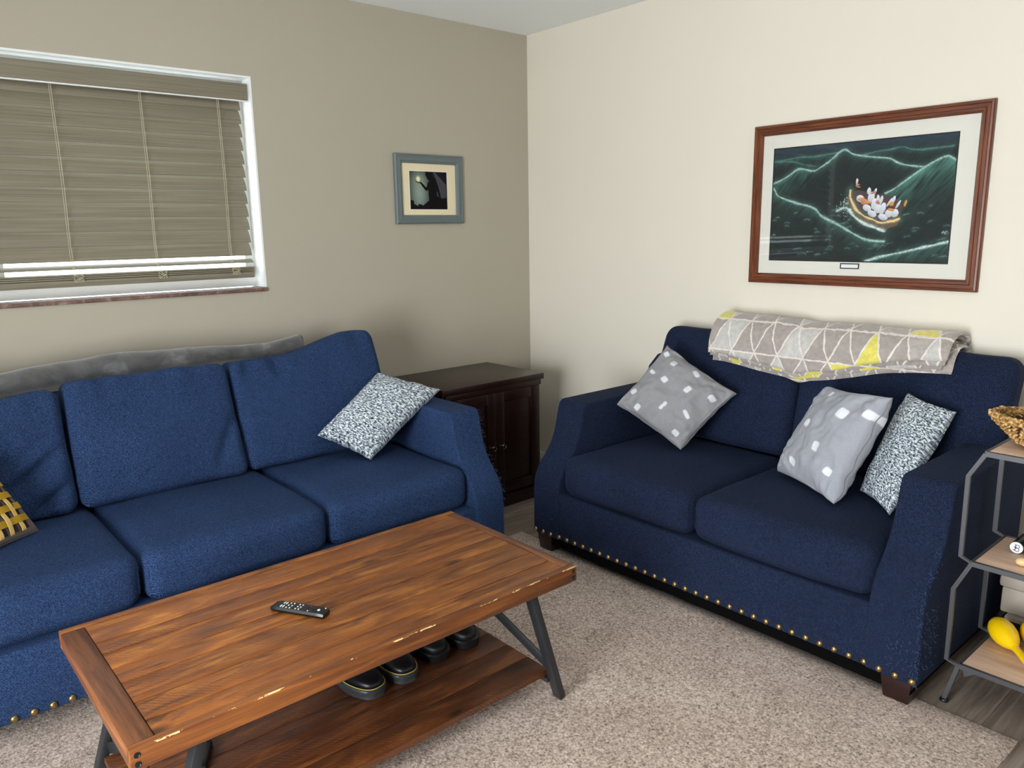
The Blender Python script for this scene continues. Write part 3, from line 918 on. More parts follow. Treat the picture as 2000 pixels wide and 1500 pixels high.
for (bx, dirx) in ((TX0 + .013, 1), (TX1 - .013, 1)):
    for bz in (TZ - .013, TZ - .033):
        MB().lathe([(.0062, -.002), (.0062, .0006), (.0048, .0010), (.0042, .0002), (.0005, .0002)], 16, (bx, TY0, bz), (0, -1, 0)).build('bolt_hole', M_plastic, tab, smooth=50)
# legs (square tube, splayed along x) and X braces at both ends
def legx(s, z):   # x at height z, s = +1 right end, -1 left end
    cx = (TX0 + TX1)/2; half = (TX1 - TX0)/2
    return cx + s*(half - .022 - .12*z/.39)
yl0, yl1 = TY0 + .045, TY1 - .045
for s in (-1, 1):
    for yy in (yl0, yl1):
        lg = MB().bar((legx(s, RT + .006), yy, RT + .006), (legx(s, TZ - TH), yy, TZ - TH), .034, .022, up=(1, 0, 0)).build('leg', M_black, tab, bevel=.002)
    for (ya, za, yb, zb, dx) in ((yl0 + .016, .120, yl1 - .016, .375, .006), (yl0 + .016, .375, yl1 - .016, .120, -.006)):
        MB().bar((legx(s, za) + dx*s, ya, za), (legx(s, zb) + dx*s, yb, zb), .006, .030, up=(0, 0, 1)).build('cross_brace', M_black, tab, bevel=.001)
    MB().bar((legx(s, TZ - TH - .006), yl0 - .015, TZ - TH - .006), (legx(s, TZ - TH - .006), yl1 + .015, TZ - TH - .006), .034, .010).build('top_plate', M_black, tab, bevel=.001)
    MB().bar((legx(s, .075) - s*.012, yl0 + .012, .078), (legx(s, .075) - s*.012, yl1 - .012, .078), .02, .012).build('shelf_bracket', M_black, tab, bevel=.001)
sx0, sx1 = legx(-1, .1) - .004, legx(1, .1) + .004
sy0, sy1 = yl0 + .024, yl1 - .024
n = 5; w = (sy1 - sy0)/n
for i in range(n):
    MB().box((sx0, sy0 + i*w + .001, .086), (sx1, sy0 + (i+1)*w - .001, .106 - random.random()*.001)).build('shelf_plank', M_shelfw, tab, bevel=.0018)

# remote control on the table
ra, rb = Vector((.7335, 1.806)), Vector((.812, 1.672))
rd = (rb - ra).normalized(); rang = math.atan2(rd.y, rd.x); rcen = (ra + rb)/2
rem = thing('remote_control', 'black television remote with rows of small white buttons lying on the coffee table', 'remote control', (rcen.x, rcen.y, TZ), rang)
RLn = (rb - ra).length
mb = MB(); prof = []
secs = 14
for i in range(secs + 1):
    t = i/secs; x = (t - .5)*RLn
    e = min(1, (t + .012)/.06, (1.012 - t)/.06)
    wd_ = .0195*(.72 + .28*math.sqrt(max(0, 1 - (1 - e)**2))); hh = .014*(.55 + .45*math.sqrt(max(0, 1 - (1 - e)**2)))
    for (a, b) in ((-1, .0005), (-1, .55), (-.86, 1), (.86, 1), (1, .55), (1, .0005)):
        mb.v.append((x, a*wd_*(1 if b > .1 else .8), .0008 + b*hh))
for i in range(secs):
    for j in range(6):
        a = i*6+j; b = i*6+(j+1) % 6; mb.f.append((a, b, b+6, a+6))
mb.f.append(tuple(range(6))); mb.f.append(tuple(reversed([secs*6+j for j in range(6)])))
mb.build('body', M_plastic, rem, smooth=40, local=True)
bt = MB()
def btn(x, y, rx, ry):
    n_ = 12
    bt.v += [(x + rx*math.cos(2*math.pi*j/n_), y + ry*math.sin(2*math.pi*j/n_), .0146) for j in range(n_)] + [(x + rx*.9*math.cos(2*math.pi*j/n_), y + ry*.9*math.sin(2*math.pi*j/n_), .0160) for j in range(n_)]
    b0 = len(bt.v) - 2*n_
    for j in range(n_): bt.f.append((b0+j, b0+(j+1) % n_, b0+n_+(j+1) % n_, b0+n_+j))
    bt.f.append(tuple(b0+n_+j for j in range(n_)))
for x in (-.050, -.043):
    for y in (-.0085, .0085): btn(x, y, .0021, .0058)
for x, ys in ((-.033, (-.0115, 0, .0115)), (-.023, (-.0115, 0, .0115)), (-.006, (-.011, 0, .011)), (.003, (-.011, 0, .011))):
    for y in ys: btn(x, y, .0019, .0026)
btn(.056, .000, .0040, .0042); btn(.030, -.0115, .0015, .0022); btn(.068, .0125, .0018, .0015)
bt.build('buttons', M_button, rem, smooth=40, local=True)['kind'] = 'stuff'
dp = MB().tube([(.030 + .0105*math.cos(a*.2618), .0105*math.sin(a*.2618), .0150) for a in range(24)], .0011, 6, closed=True)
dp.build('navigation_ring', plain('dark_grey_plastic', lin(40, 40, 44), .3), rem, smooth=60, local=True)

# small black gadget on the lower shelf
gad = thing('streaming_remote', 'small black remote with a round teal button on the lower table shelf', 'remote control', (.535, 1.845, .1062), R(62))
MB().box((-.085, -.019, 0), (.02, .019, .016)).build('body', M_plastic, gad, bevel=.006, local=True, seg=3)
MB().lathe([(.0055, 0), (.0055, .0012), (.0005, .0013)], 18, (.006, 0, .016)).build('power_button', plain('teal_button', lin(60, 190, 205), .4), gad, smooth=50, local=True)

# ------------------------------------------------------------------ boots and shoes on the lower shelf
M_leather = plain('black_leather', lin(14, 14, 20), .38)
M_leather2 = plain('soft_black_leather', lin(12, 12, 15), .5)
M_sole = plain('dark_grey_rubber', lin(58, 60, 62), .4)
M_sole2 = plain('black_rubber', lin(18, 18, 19), .5)
M_stitch = plain('yellow_stitch', lin(206, 186, 96), .7)
M_lace = plain('black_lace', lin(30, 30, 34), .6)
def outline(L, wt, wh, n=40, grow=0.0):
    pts = []
    for i in range(n):
        a = 2*math.pi*i/n; y = math.cos(a); x = math.sin(a)
        t = (y + 1)/2                      # 1 = toe
        half = wh + (wt - wh)*sstep(t, .25, .72)
        half *= 1 - .10*math.exp(-((t - .36)/.14)**2)
        px_ = math.copysign(abs(x)**.72, x)*(half + grow); py_ = math.copysign(abs(y)**.85, y)*(L/2 + grow)
        pts.append((px_, -py_))            # toe towards -y
    return pts
def boot(name, label, loc, rotz, L, grey, group):
    t = thing(name, label, 'shoe', loc, rotz, group)
    sole = M_sole if grey else M_sole2
    o1 = outline(L, .052, .037, 48, .004); n_ = len(o1)
    mb = MB()
    for z, g in ((.0, .0), (.004, .0012), (.014, .0012), (.0185, .003), (.026, .003), (.029, .0)):
        pts = outline(L, .052, .037, 48, .003 + g)
        for i, (x, y) in enumerate(pts):
            rad = 1.0
            if grey and z <= .014 and z > 0 and i % 4 == 0: rad = .965
            mb.v.append((x*rad, y*rad, z))
    for k in range(5):
        for i in range(n_):
            a = k*n_+i; b = k*n_+(i+1) % n_; mb.f.append((a, b, b+n_, a+n_))
    mb.f.append(tuple(reversed(range(n_)))); mb.f.append(tuple(5*n_+i for i in range(n_)))
    mb.build('sole', sole, t, smooth=45, local=True)
    if grey:
        pts = outline(L, .052, .037, 48, .0015)
        MB().tube([(x, y, .0302) for x, y in pts], .0013, 5, closed=True).build('welt_stitching', M_stitch, t, smooth=60, local=True)
    # upper: stacked rings, toe box low, rising to the ankle collar at the heel
    mb = MB(); K = 14; base = outline(L, .050, .035, 48, -.002)
    Hc = .125 if grey else .085
    for k in range(K + 1):
        s = k/K
        for (x, y) in base:
            tt = .5 - y/L                  # 1 toe .. 0 heel
            top = .060 + (Hc - .060)*(1 - sstep(tt, .38, .62))
            z = .029 + (top - .029)*math.sin(s*math.pi/2)
            # towards the top the toe ring closes in; heel stays as a collar
            shrink = (1 - (s**2.6)*(.96 if tt > .55 else .25 + .71*sstep(tt, .38, .6)))
            yy = y if tt < .5 else y*shrink
            mb.v.append((x*shrink*(1 + .06*math.sin(s*math.pi)), yy*(1 + .03*math.sin(s*math.pi)), z))
    for k in range(K):
        for i in range(n_):
            a = k*n_+i; b = k*n_+(i+1) % n_; mb.f.append((a, b, b+n_, a+n_))
    mb.build('upper', M_leather if grey else M_leather2, t, smooth=80, local=True)
    # tongue / inside
    MB().lathe([(.030, .0), (.032, .02), (.030, .032)], 20, (0, .065, Hc - .034)).build('lining', M_dark, t, smooth=50, local=True)
    lc = MB()
    for k in range(4):
        y0 = -.045 + k*.02; z0 = .068 + k*.010
        lc.tube([(-.022, y0, z0 - .010), (-.008, y0 - .004, z0 + .002), (.008, y0 + .004, z0 + .002), (.022, y0, z0 - .010)], .0022, 6)
    lc.tube([(.004, -.05, .066), (.03, -.06, .066), (.040, -.075, .052), (.028, -.066, .058), (.006, -.052, .066)], .0018, 6)
    lc.build('laces', M_lace, t, smooth=60, local=True)['kind'] = 'stuff'
    return t
for (x, y, a, lb) in ((.975, 1.878, 6, 'black leather shoe with yellow welt stitching, the one farther from the all-black pair'), (1.102, 1.880, -3, 'black leather shoe with yellow welt stitching, the one beside the all-black pair')):
    boot('leather_shoe', lb, (x, y, .1062), R(a), .27, True, 'shoes on the table shelf')
for (x, y, a, lb) in ((1.230, 1.895, 2, 'all-black laced shoe beside the yellow stitched pair'), (1.352, 1.895, -2, 'all-black laced shoe nearest the end brace of the coffee table')):
    boot('laced_shoe', lb, (x, y, .1062), R(a), .245, False, 'shoes on the table shelf')

# ------------------------------------------------------------------ cabinet in the corner
cab = thing('corner_cabinet', 'dark espresso wooden cabinet with two panelled doors in the room corner', 'cabinet', (2.37, 3.1, 0))
cx0, cx1, cy0, cy1, cz = 2.060, 2.680, 2.885, 3.315, .667
MB().box((cx0, cy0, .06), (cx1, cy1, cz - .032)).build('body', M_cab, cab, bevel=.002)
MB().box((cx0 - .018, cy0 - .026, cz - .032), (cx1 + .010, cy1 + .012, cz)).build('top', M_cab, cab, bevel=.004)
MB().box((cx0 - .010, cy0 - .016, 0), (cx1 + .008, cy1, .062)).build('plinth', M_cab, cab, bevel=.003)
mid = (cx0 + cx1)/2
for (a, b, s) in ((cx0 + .022, mid - .0015, 1), (mid + .0015, cx1 - .022, -1)):
    z0, z1 = .078, cz - .062
    st = .052; yf = cy0 - .0005; th = .016
    mb = MB()
    mb.box((a, yf - th, z0), (a + st, yf, z1)).box((b - st, yf - th, z0), (b, yf, z1))
    mb.box((a + st, yf - th, z0), (b - st, yf, z0 + st)).box((a + st, yf - th, z1 - st), (b - st, yf, z1))
    d = mb.build('door', M_cab, cab, bevel=.002)
    MB().box((a + st - .002, yf - .008, z0 + st - .002), (b - st + .002, yf - .001, z1 - st + .002)).build('panel', M_cab, d, bevel=.003)
    kx = (b - .030) if s == 1 else (a + .030)
    MB().lathe([(.005, 0), (.0045, .012), (.012, .016), (.0135, .021), (.011, .026), (.004, .0275)], 20, (kx, yf - th, .330), (0, -1, 0)).build('knob', M_chrome, d, smooth=45)
MB().box((cx0 + .005, cy0 - .018, cz - .060), (cx1 - .005, cy0, cz - .033)).build('apron', M_cab, cab, bevel=.002)

# ------------------------------------------------------------------ picture frames
def frame_piece(root, axis_u, a, b, inner_a, inner_b, prof, m, place, name='frame_rail'):
    """mitred moulding: prof list of (inset 0..w, proud); outer edge a->b at inset 0; place(u_along, inset, proud)"""
    mb = MB(); n_ = len(prof)
    for (ua, ub) in ((a, b),):
        for end in (0, 1):
            for (w_, h_) in prof:
                u = (ua + w_) if end == 0 else (ub - w_)
                mb.v.append(place(u, w_, h_))
    for i in range(n_):
        j = (i+1) % n_; mb.f.append((i, j, j+n_, i+n_))
    mb.f.append(tuple(reversed(range(n_)))); mb.f.append(tuple(range(n_, 2*n_)))
    return mb.build(name, m, root, smooth=30)

def polyline_dist(X, Y, pts):
    best = np.full(X.shape, 9.0)
    for (x0, y0), (x1, y1) in zip(pts[:-1], pts[1:]):
        vx, vy = x1-x0, y1-y0; L = vx*vx+vy*vy+1e-12
        t = np.clip(((X-x0)*vx+(Y-y0)*vy)/L, 0, 1)
        best = np.minimum(best, np.hypot(X-x0-t*vx, Y-y0-t*vy))
    return best
def inpoly(X, Y, pts):
    c = np.zeros(X.shape, bool); n_ = len(pts)
    for i in range(n_):
        x0, y0 = pts[i]; x1, y1 = pts[i-1]
        if y0 == y1: continue
        cond = ((y0 > Y) != (y1 > Y)) & (X < (x1-x0)*(Y-y0)/(y1-y0)+x0)
        c ^= cond
    return c
def smooth_line(pts, k=6): return [tuple(p) for p in spline(pts, k)]
def l3(r, g, b): return np.array(lin(r, g, b)[:3])
def vnoise(X, Y, fx, fy, sd):
    rs = np.random.RandomState(sd); g = rs.rand(64, 64)
    x = X*fx; y = Y*fy; xi = np.floor(x).astype(int); yi = np.floor(y).astype(int); xf = x-xi; yf = y-yi
    xf = xf*xf*(3-2*xf); yf = yf*yf*(3-2*yf)
    G = lambda a, b: g[a % 64, b % 64]
    return (G(xi, yi)*(1-xf)+G(xi+1, yi)*xf)*(1-yf)+(G(xi, yi+1)*(1-xf)+G(xi+1, yi+1)*xf)*yf

# --- big picture on the right wall (u = 0 left .. 1 right, v = 0 top .. 1 bottom)
PY0, PY1, PZ0, PZ1 = 1.905, .990, 1.152, 1.806            # left edge y, right edge y
big = thing('framed_sea_picture', 'large oak framed picture of a small boat on dark green waves', 'picture', (XW, (PY0+PY1)/2, PZ0))
fw = .042
prof = [(0, .001), (0, .016), (.004, .021), (.010, .022), (.013, .019), (.024, .019), (.027, .023), (.034, .023), (.038, .017), (fw, .012), (fw, .001)]
Wp, Hp = PY0 - PY1, PZ1 - PZ0
frame_piece(big, 'y', 0, Wp, 0, 0, prof, M_oak, lambda u, w_, h_: (XW - h_, PY0 - u, PZ1 - w_))
frame_piece(big, 'y', 0, Wp, 0, 0, prof, M_oak, lambda u, w_, h_: (XW - h_, PY0 - u, PZ0 + w_))
frame_piece(big, 'z', 0, Hp, 0, 0, prof, M_oakv, lambda u, w_, h_: (XW - h_, PY0 - w_, PZ0 + u), 'frame_stile')
frame_piece(big, 'z', 0, Hp, 0, 0, prof, M_oakv, lambda u, w_, h_: (XW - h_, PY1 + w_, PZ0 + u), 'frame_stile')
M_mat1 = plain('white_mat_board', lin(222, 219, 209), .8)
iy0, iy1, iz0, iz1 = 1.810, 1.101, 1.253, 1.706
MB().box((XW - .007, PY1 + fw - .002, PZ0 + fw - .002), (XW - .003, PY0 - fw + .002, PZ1 - fw + .002)).build('mat_board', M_mat1, big)
MB().box((XW - .0076, iy1 - .005, iz0 - .005), (XW - .0071, iy0 + .005, iz1 + .005)).build('mat_border', M_plastic, big)
GX, GY = 420, 270
uu, vv = np.meshgrid(np.linspace(0, 1, GX), np.linspace(0, 1, GY), indexing='ij')
img = np.zeros((GX, GY, 3)) + l3(38, 46, 46)
sky = np.clip(1 - vv/.13, 0, 1)[..., None]
img = img*(1-sky*.6) + l3(60, 78, 92)*sky*.6
tex = vnoise(uu, vv, 40, 70, 3)*.5 + vnoise(uu, vv, 90, 160, 4)*.5
img *= (.82 + .36*tex)[..., None]
asp = .64
def glow(pts, col, wid, amt, below=0.0, bw=.12):
    """painted crest: ragged bright line with brush strokes falling away below it"""
    global img
    pl = smooth_line([(a, b*asp) for a, b in pts])
    d = polyline_dist(uu, vv*asp, pl)
    ww = wid*(.45 + 1.1*vnoise(uu, vv, 26, 26, 21))
    core = np.exp(-(d/ww)**2)*(.35 + .95*vnoise(uu, vv, 160, 160, 11))*amt
    if below:
        xs = np.array([p[0] for p in pl]); zs = np.array([p[1] for p in pl])/asp
        o_ = np.argsort(xs); yc = np.interp(uu, xs[o_], zs[o_], left=9, right=9)
        st_ = vnoise(uu*1.0 + vv*.55, vv - uu*.35, 150, 9, 8)*.6 + vnoise(uu + vv*.5, vv - uu*.4, 60, 16, 9)*.4
        q = np.where((vv > yc), np.exp(-(vv-yc)/bw), 0)*below*np.clip(st_*2.0 - .25, 0, 1.2)
        q = np.clip(q, 0, .92)[..., None]
        img = img*(1-q) + l3(84, 132, 120)*q
    hal = np.clip(np.exp(-(d/(wid*4.5))**2)*.24*amt*(.3 + 1.1*vnoise(uu + vv*.5, vv - uu*.4, 90, 30, 17)), 0, .8)[..., None]
    img = img*(1-hal) + l3(92, 128, 118)*hal
    f = np.clip(core, 0, 1)[..., None]
    img = img*(1-f) + col*f
w1 = [(0,.305),(.078,.257),(.156,.188),(.21,.203),(.25,.213),(.295,.183),(.36,.117),(.398,.068),(.43,.054),(.473,.095),(.537,.12),(.6,.136),(.677,.157),(.716,.192),(.769,.22),(.848,.24)]
wr_ = [(.662,.436),(.706,.404),(.775,.329),(.842,.256),(.908,.196),(.961,.169),(1.0,.206)]
wl = [(0,.345),(.013,.368),(.039,.421),(.133,.478),(.26,.535),(.316,.613),(.404,.678),(.49,.753),(.574,.815),(.677,.833)]
brr = [(.585,1.0),(.661,.96),(.773,.921),(.88,.878),(1.0,.832)]
G1, G2 = l3(170, 205, 196), l3(110, 160, 150)
glow([(.0,.112),(.117,.119),(.19,.154),(.261,.174)], G2, .004, .5)
glow([(.0,.105),(.053,.102),(.116,.09),(.178,.084),(.24,.091),(.308,.081),(.39,.073)], G2, .004, .45, .25, .05)
glow([(.536,.108),(.613,.088),(.673,.084),(.734,.069),(.79,.099),(.868,.103),(.983,.094)], G2, .004, .5, .15, .05)
glow(w1[:4], G1, .0045, .95, .75, .07); glow(w1[3:], G1, .004, 1.0, .25, .05)
glow(wr_, G1, .0038, .95, .95, .13)
glow(wl, G1, .0048, 1.05, .35, .07); glow(brr, l3(205, 232, 228), .0055, 1.0, .45, .09)
rg = random.Random(5)
for i in range(70):
    x, y = rg.random(), rg.uniform(.55, .97); L_ = rg.uniform(.008, .035)
    glow([(x, y), (x + L_*.5, y - .006), (x + L_, y - .002 + rg.uniform(-.012, .006))], l3(120, 150, 145), .002, .55)
# boat: hull, gunwale, huddled white birds with orange bills
inside = [(.478,.41),(.48,.47),(.51,.545),(.55,.600),(.66,.670),(.742,.645),(.765,.54),(.70,.46),(.60,.43),(.52,.40)]
img[inpoly(uu, vv, inside)] = l3(84, 70, 66)
def blob(x, y, rx, ry, ang, col, sh=.35):
    c, s = math.cos(ang), math.sin(ang); dx = uu-x; dy = (vv-y)*asp
    p = (dx*c+dy*s)/rx; q = (-dx*s+dy*c)/ry; m_ = p*p+q*q < 1
    shd = 1 - sh*np.clip(q*.5+.5, 0, 1)
    img[m_] = (col*shd[..., None])[m_]
WHT, ORG, PNK = l3(226, 230, 238), l3(226, 160, 88), l3(206, 140, 124)
for (x, y, rx, ry, a, col) in [(.53,.47,.022,.018,.3,WHT),(.555,.50,.022,.016,.2,PNK),(.59,.46,.018,.028,.2,WHT),(.57,.55,.024,.017,.4,WHT),(.61,.52,.018,.030,.1,WHT),(.63,.56,.020,.024,.5,WHT),(.60,.60,.026,.016,.5,WHT),(.655,.56,.016,.032,.3,WHT),(.66,.63,.026,.016,.3,WHT),(.69,.60,.020,.022,.2,WHT),(.72,.60,.020,.022,.4,WHT),(.645,.49,.008,.024,.2,WHT),(.628,.48,.008,.022,-.1,WHT),(.71,.49,.008,.020,.3,WHT),(.575,.41,.010,.018,.1,WHT),(.69,.51,.006,.026,.6,WHT),(.735,.53,.006,.024,.5,WHT),(.61,.415,.006,.016,.3,WHT),
        (.535,.475,.020,.008,-.1,ORG),(.575,.505,.022,.007,.1,ORG),(.60,.425,.018,.006,-.3,PNK),(.625,.505,.010,.010,.1,PNK),(.70,.525,.013,.011,.1,ORG),(.70,.572,.018,.007,.2,ORG),(.772,.523,.006,.018,.3,ORG),(.51,.355,.012,.004,-.3,ORG),(.515,.372,.012,.004,.2,PNK),(.505,.325,.006,.016,.1,WHT)]:
    blob(x, y, rx, ry, a, col)
hull = [(.476,.399),(.475,.46),(.504,.546),(.547,.608),(.604,.646),(.66,.677),(.746,.65),(.738,.700),(.672,.735),(.600,.695),(.545,.655),(.495,.60),(.464,.51),(.464,.41)]
img[inpoly(uu, vv, hull)] = l3(112, 78, 56)
glow([(.472,.399),(.475,.46),(.504,.546),(.547,.608),(.604,.646),(.66,.677),(.746,.65)], l3(240, 206, 146), .0055, 1.6)
glow([(.47,.56),(.50,.615),(.55,.67),(.60,.705),(.67,.745)], l3(215, 230, 226), .006, 1.2)
for i in range(90):
    x = .465 - abs(rg.gauss(0, .03)); y = .53 + rg.gauss(0, .05)
    blob(x, y, .0016, .0016, 0, l3(210, 225, 222), 0)
glow([(.40,.57),(.44,.545),(.48,.56)], l3(200, 220, 216), .005, .9)
glow([(.965,.765),(.972,.752),(.978,.77),(.984,.754),(.990,.756)], l3(180, 190, 190), .0018, .9)
def canvas(name, root, img_, place, m):
    gx, gy = img_.shape[:2]; mb = MB()
    mb.v = [place(i/(gx-1), j/(gy-1)) for i in range(gx) for j in range(gy)]
    mb.f = [(i*gy+j, (i+1)*gy+j, (i+1)*gy+j+1, i*gy+j+1) for i in range(gx-1) for j in range(gy-1)]
    o = mb.build(name, m, root, fixn=False)
    set_vcol(o.data, np.concatenate([np.clip(img_, 0, 1).reshape(-1, 3), np.ones((gx*gy, 1))], 1))
    return o
M_print = vcol_mat('printed_picture', .6)
M_print.node_tree.nodes['Principled BSDF'].inputs['Specular IOR Level'].default_value = .12
canvas('print', big, img, lambda u, v: (XW - .0080, iy0 - (iy0-iy1)*u, iz1 - (iz1-iz0)*v), M_print)
plate = MB().box((XW - .0085, 1.420, 1.2215), (XW - .0071, 1.497, 1.2435)).build('title_plate', M_plastic, big)
MB().box((XW - .0088, 1.4245, 1.2255), (XW - .0085, 1.4925, 1.2395)).build('title_card', M_button, plate)
MB().box((XW - .0115, PY1 + fw - .003, PZ0 + fw - .003), (XW - .0105, PY0 - fw + .003, PZ1 - fw + .003)).build('glass', M_picglass, big)

# --- small picture on the far wall
SX0, SX1, SZ0, SZ1 = 2.147, 2.568, 1.431, 1.774
sm = thing('framed_silhouette_picture', 'small square grey-green framed picture of a dark figure holding a light', 'picture', ((SX0+SX1)/2, YW, SZ0))
M_sage = plain('grey_green_frame', lin(100, 112, 112), .5)
fw2 = .044
prof2 = [(0, .001), (0, .014), (.004, .018), (.009, .020), (.014, .0175), (.030, .020), (.040, .015), (fw2, .010), (fw2, .001)]
Ws, Hs = SX1 - SX0, SZ1 - SZ0
frame_piece(sm, 'x', 0, Ws, 0, 0, prof2, M_sage, lambda u, w_, h_: (SX0 + u, YW - h_, SZ1 - w_))
frame_piece(sm, 'x', 0, Ws, 0, 0, prof2, M_sage, lambda u, w_, h_: (SX0 + u, YW - h_, SZ0 + w_))
frame_piece(sm, 'z', 0, Hs, 0, 0, prof2, M_sage, lambda u, w_, h_: (SX0 + w_, YW - h_, SZ0 + u), 'frame_stile')
frame_piece(sm, 'z', 0, Hs, 0, 0, prof2, M_sage, lambda u, w_, h_: (SX1 - w_, YW - h_, SZ0 + u), 'frame_stile')
M_mat2 = plain('cream_mat_board', lin(232, 218, 184), .8)
sx0_, sx1_, sz1_, sz0_ = 2.237, 2.468, 1.692, 1.504
MB().box((SX0 + fw2 - .002, YW - .006, SZ0 + fw2 - .002), (SX1 - fw2 + .002, YW - .003, SZ1 - fw2 + .002)).build('mat_board', M_mat2, sm)
MB().box((sx0_ - .004, YW - .0066, sz0_ - .004), (sx1_ + .004, YW - .0061, sz1_ + .004)).build('mat_border', plain('pale_bevel', lin(244, 236, 214), .8), sm)
g2 = 200
uu, vv = np.meshgrid(np.linspace(0, 1, g2), np.linspace(0, 1, g2), indexing='ij'); asp = 1.0
img = np.zeros((g2, g2, 3)) + l3(20, 20, 26)
gl_ = np.exp(-((uu-.25)/.22)**2 - ((vv-.55)/.55)**2)[..., None]
img = img*(1-gl_) + l3(142, 160, 150)*gl_
gl_ = np.exp(-(np.hypot(uu-.24, vv-.24)/.17)**2)[..., None]*.6
img = img*(1-gl_) + l3(150, 152, 132)*gl_
ray_ = inpoly(uu, vv, [(.63,.0),(.70,.03),(.97,.33),(.98,.70),(.80,.70),(.70,.2)])
img[ray_] = img[ray_]*.35 + l3(84, 84, 94)*.65
gl_ = np.exp(-(np.hypot((uu-.226)/1.0, (vv-.20)/1.35)/.052)**4)[..., None]
img = img*(1-gl_) + l3(240, 244, 200)*gl_
tre = [(0,.76),(.091,.777),(.105,.867),(.194,.92),(.215,.848),(.269,.865),(.342,.892),(.418,.827),(.503,.78)]
img[(vv > np.interp(uu, [p[0] for p in tre], [p[1] for p in tre]) + .03*(vnoise(uu, vv, 60, 3, 5)-.5)) & (uu < .55)] = l3(14, 12, 14)
img[(vv > .70 + .05*(vnoise(uu, vv, 40, 3, 6)-.5)) & (uu > .5)] = l3(16, 14, 16)
fig = [(.421,-.01),(.418,.09),(.452,.151),(.478,.212),(.528,.232),(.474,.302),(.453,.392),(.43,.42),(.363,.341),(.293,.272),(.247,.291),(.185,.266),(.141,.229),(.166,.276),(.219,.309),(.273,.308),(.36,.431),(.426,.515),(.49,.481),(.492,.626),(.513,.753),(.495,1.01),(.987,1.01),(.927,.747),(.833,.711),(.801,.547),(.751,.348),(.708,.223),(.673,.152),(.623,.154),(.604,-.01)]
img[inpoly(uu, vv, fig)] = l3(13, 12, 14)
img[inpoly(uu, vv, [(.717,.512),(.744,.566),(.763,.676),(.732,.64)])] = l3(90, 92, 100)
canvas('print', sm, img, lambda u, v: (sx0_ + (sx1_-sx0_)*u, YW - .0070, sz1_ - (sz1_-sz0_)*v), M_print)

# ------------------------------------------------------------------ metal shelf beside the loveseat
M_board = NT('pale_wood_board')
g = M_board.noise(M_board.coord(scale=(18, 1.5, 8)), 3, 4)
M_board.p(Base_Color=M_board.ramp(g, [(.3, lin(196, 160, 134)), (.7, lin(224, 192, 166))]), Roughness=.5)
M_board = M_board.m
HX0, HX1, HYC = 2.316, 2.590, .455
shelf = thing('metal_shelf', 'small three-tier metal shelf with pale wood boards beside the loveseat arm', 'shelf', ((HX0+HX1)/2, HYC, 0))
sidep = [(.690, .772), (.728, .700), (.726, .460), (.696, .447), (.736, .357), (.735, .133), (.699, .126)]
for X in (HX0, HX1):
    for sgn in (1, -1):
        pp = [(X, HYC + sgn*(y - HYC), z) for y, z in sidep]
        mb = MB()
        mb.tube(pp, .0078, 4, up=(1, 0, 0), ph=math.pi/4)
        mb.build('side_frame', M_gun, shelf)
        a = Vector((X, HYC + sgn*(.702 - HYC), .124)); b = Vector((X - .004*(1 if X == HX0 else -1), HYC + sgn*(.729 - HYC), .008))
        lg = MB().bar(a, b, .012, .012, up=(1, 0, 0)).build('leg', M_gun, shelf)
        MB().lathe([(.012, 0), (.013, .003), (.011, .008), (.007, .010)], 16, (b.x, b.y, .0004)).build('foot_cap', M_plastic, lg, smooth=50)
        MB().add([(X - .002, HYC + sgn*(.690-HYC), .118), (X - .002, HYC + sgn*(.655-HYC), .118), (X - .002, HYC + sgn*(.684-HYC), .098), (X + .002, HYC + sgn*(.690-HYC), .118), (X + .002, HYC + sgn*(.655-HYC), .118), (X + .002, HYC + sgn*(.684-HYC), .098)],
                 [(0,1,2),(5,4,3),(0,3,4,1),(1,4,5,2),(2,5,3,0)]).build('bracket', M_gun, lg)
for (yy, z) in ((.690, .772), (.696, .447), (.699, .126)):
    y0, y1 = HYC - (yy - HYC), yy
    mb = MB()
    for X in (HX0, HX1): mb.bar((X, y0, z), (X, y1, z), .012, .014)
    for Y in (y0, y1): mb.bar((HX0, Y, z), (HX1, Y, z), .008, .014)
    rim_ = mb.build('shelf_rim', M_gun, shelf)
    MB().box((HX0 + .0065, y0 + .0045, z - .004), (HX1 - .0065, y1 - .0045, z + .0065)).build('shelf_board', M_board, shelf, bevel=.0008)

# basket on the top shelf: coiled rope rows and a braided rim
def rope_mat():
    t = NT('seagrass_rope'); n_ = t.noise(t.coord(), 120, 3, .6)
    t.p(Base_Color=t.ramp(n_, [(.34, lin(92, 58, 26)), (.5, lin(168, 124, 66)), (.64, lin(226, 194, 132))]), Roughness=.75)
    return t.m
M_rope = rope_mat()
bz = .7795
bas = thing('rope_basket', 'brown woven rope basket with looped braid rim on the top shelf', 'basket', (2.46, .475, bz))
bas_c = Vector((2.46, .475))
def ov(a, t):     # oval boat outline growing with height; t 0..1
    rx = .085 + .035*t; ry = .175 + .072*t
    return bas_c.x + rx*math.cos(a), bas_c.y + ry*math.sin(a)
core = MB(); nn = 72
for t in (0, .15, .3, .45, .6, .75, .9):
    for i in range(nn):
        a = 2*math.pi*i/nn; x, y = ov(a, t - .06); core.v.append((x, y, bz + .003 + .070*t))
for k in range(6):
    for i in range(nn):
        a = k*nn+i; b = k*nn+(i+1) % nn; core.f.append((a, b, b+nn, a+nn))
core.f.append(tuple(reversed(range(nn))))
core.build('inner_wall', plain('seagrass_gap_shade', lin(58, 38, 18), .9), bas, smooth=60)  # liner coloured dark so the gaps between strands look shaded
MB().lathe([(.074, 0), (.080, .002)], 40, (bas_c.x, bas_c.y, bz + .0005)).build('bottom', M_rope, bas)
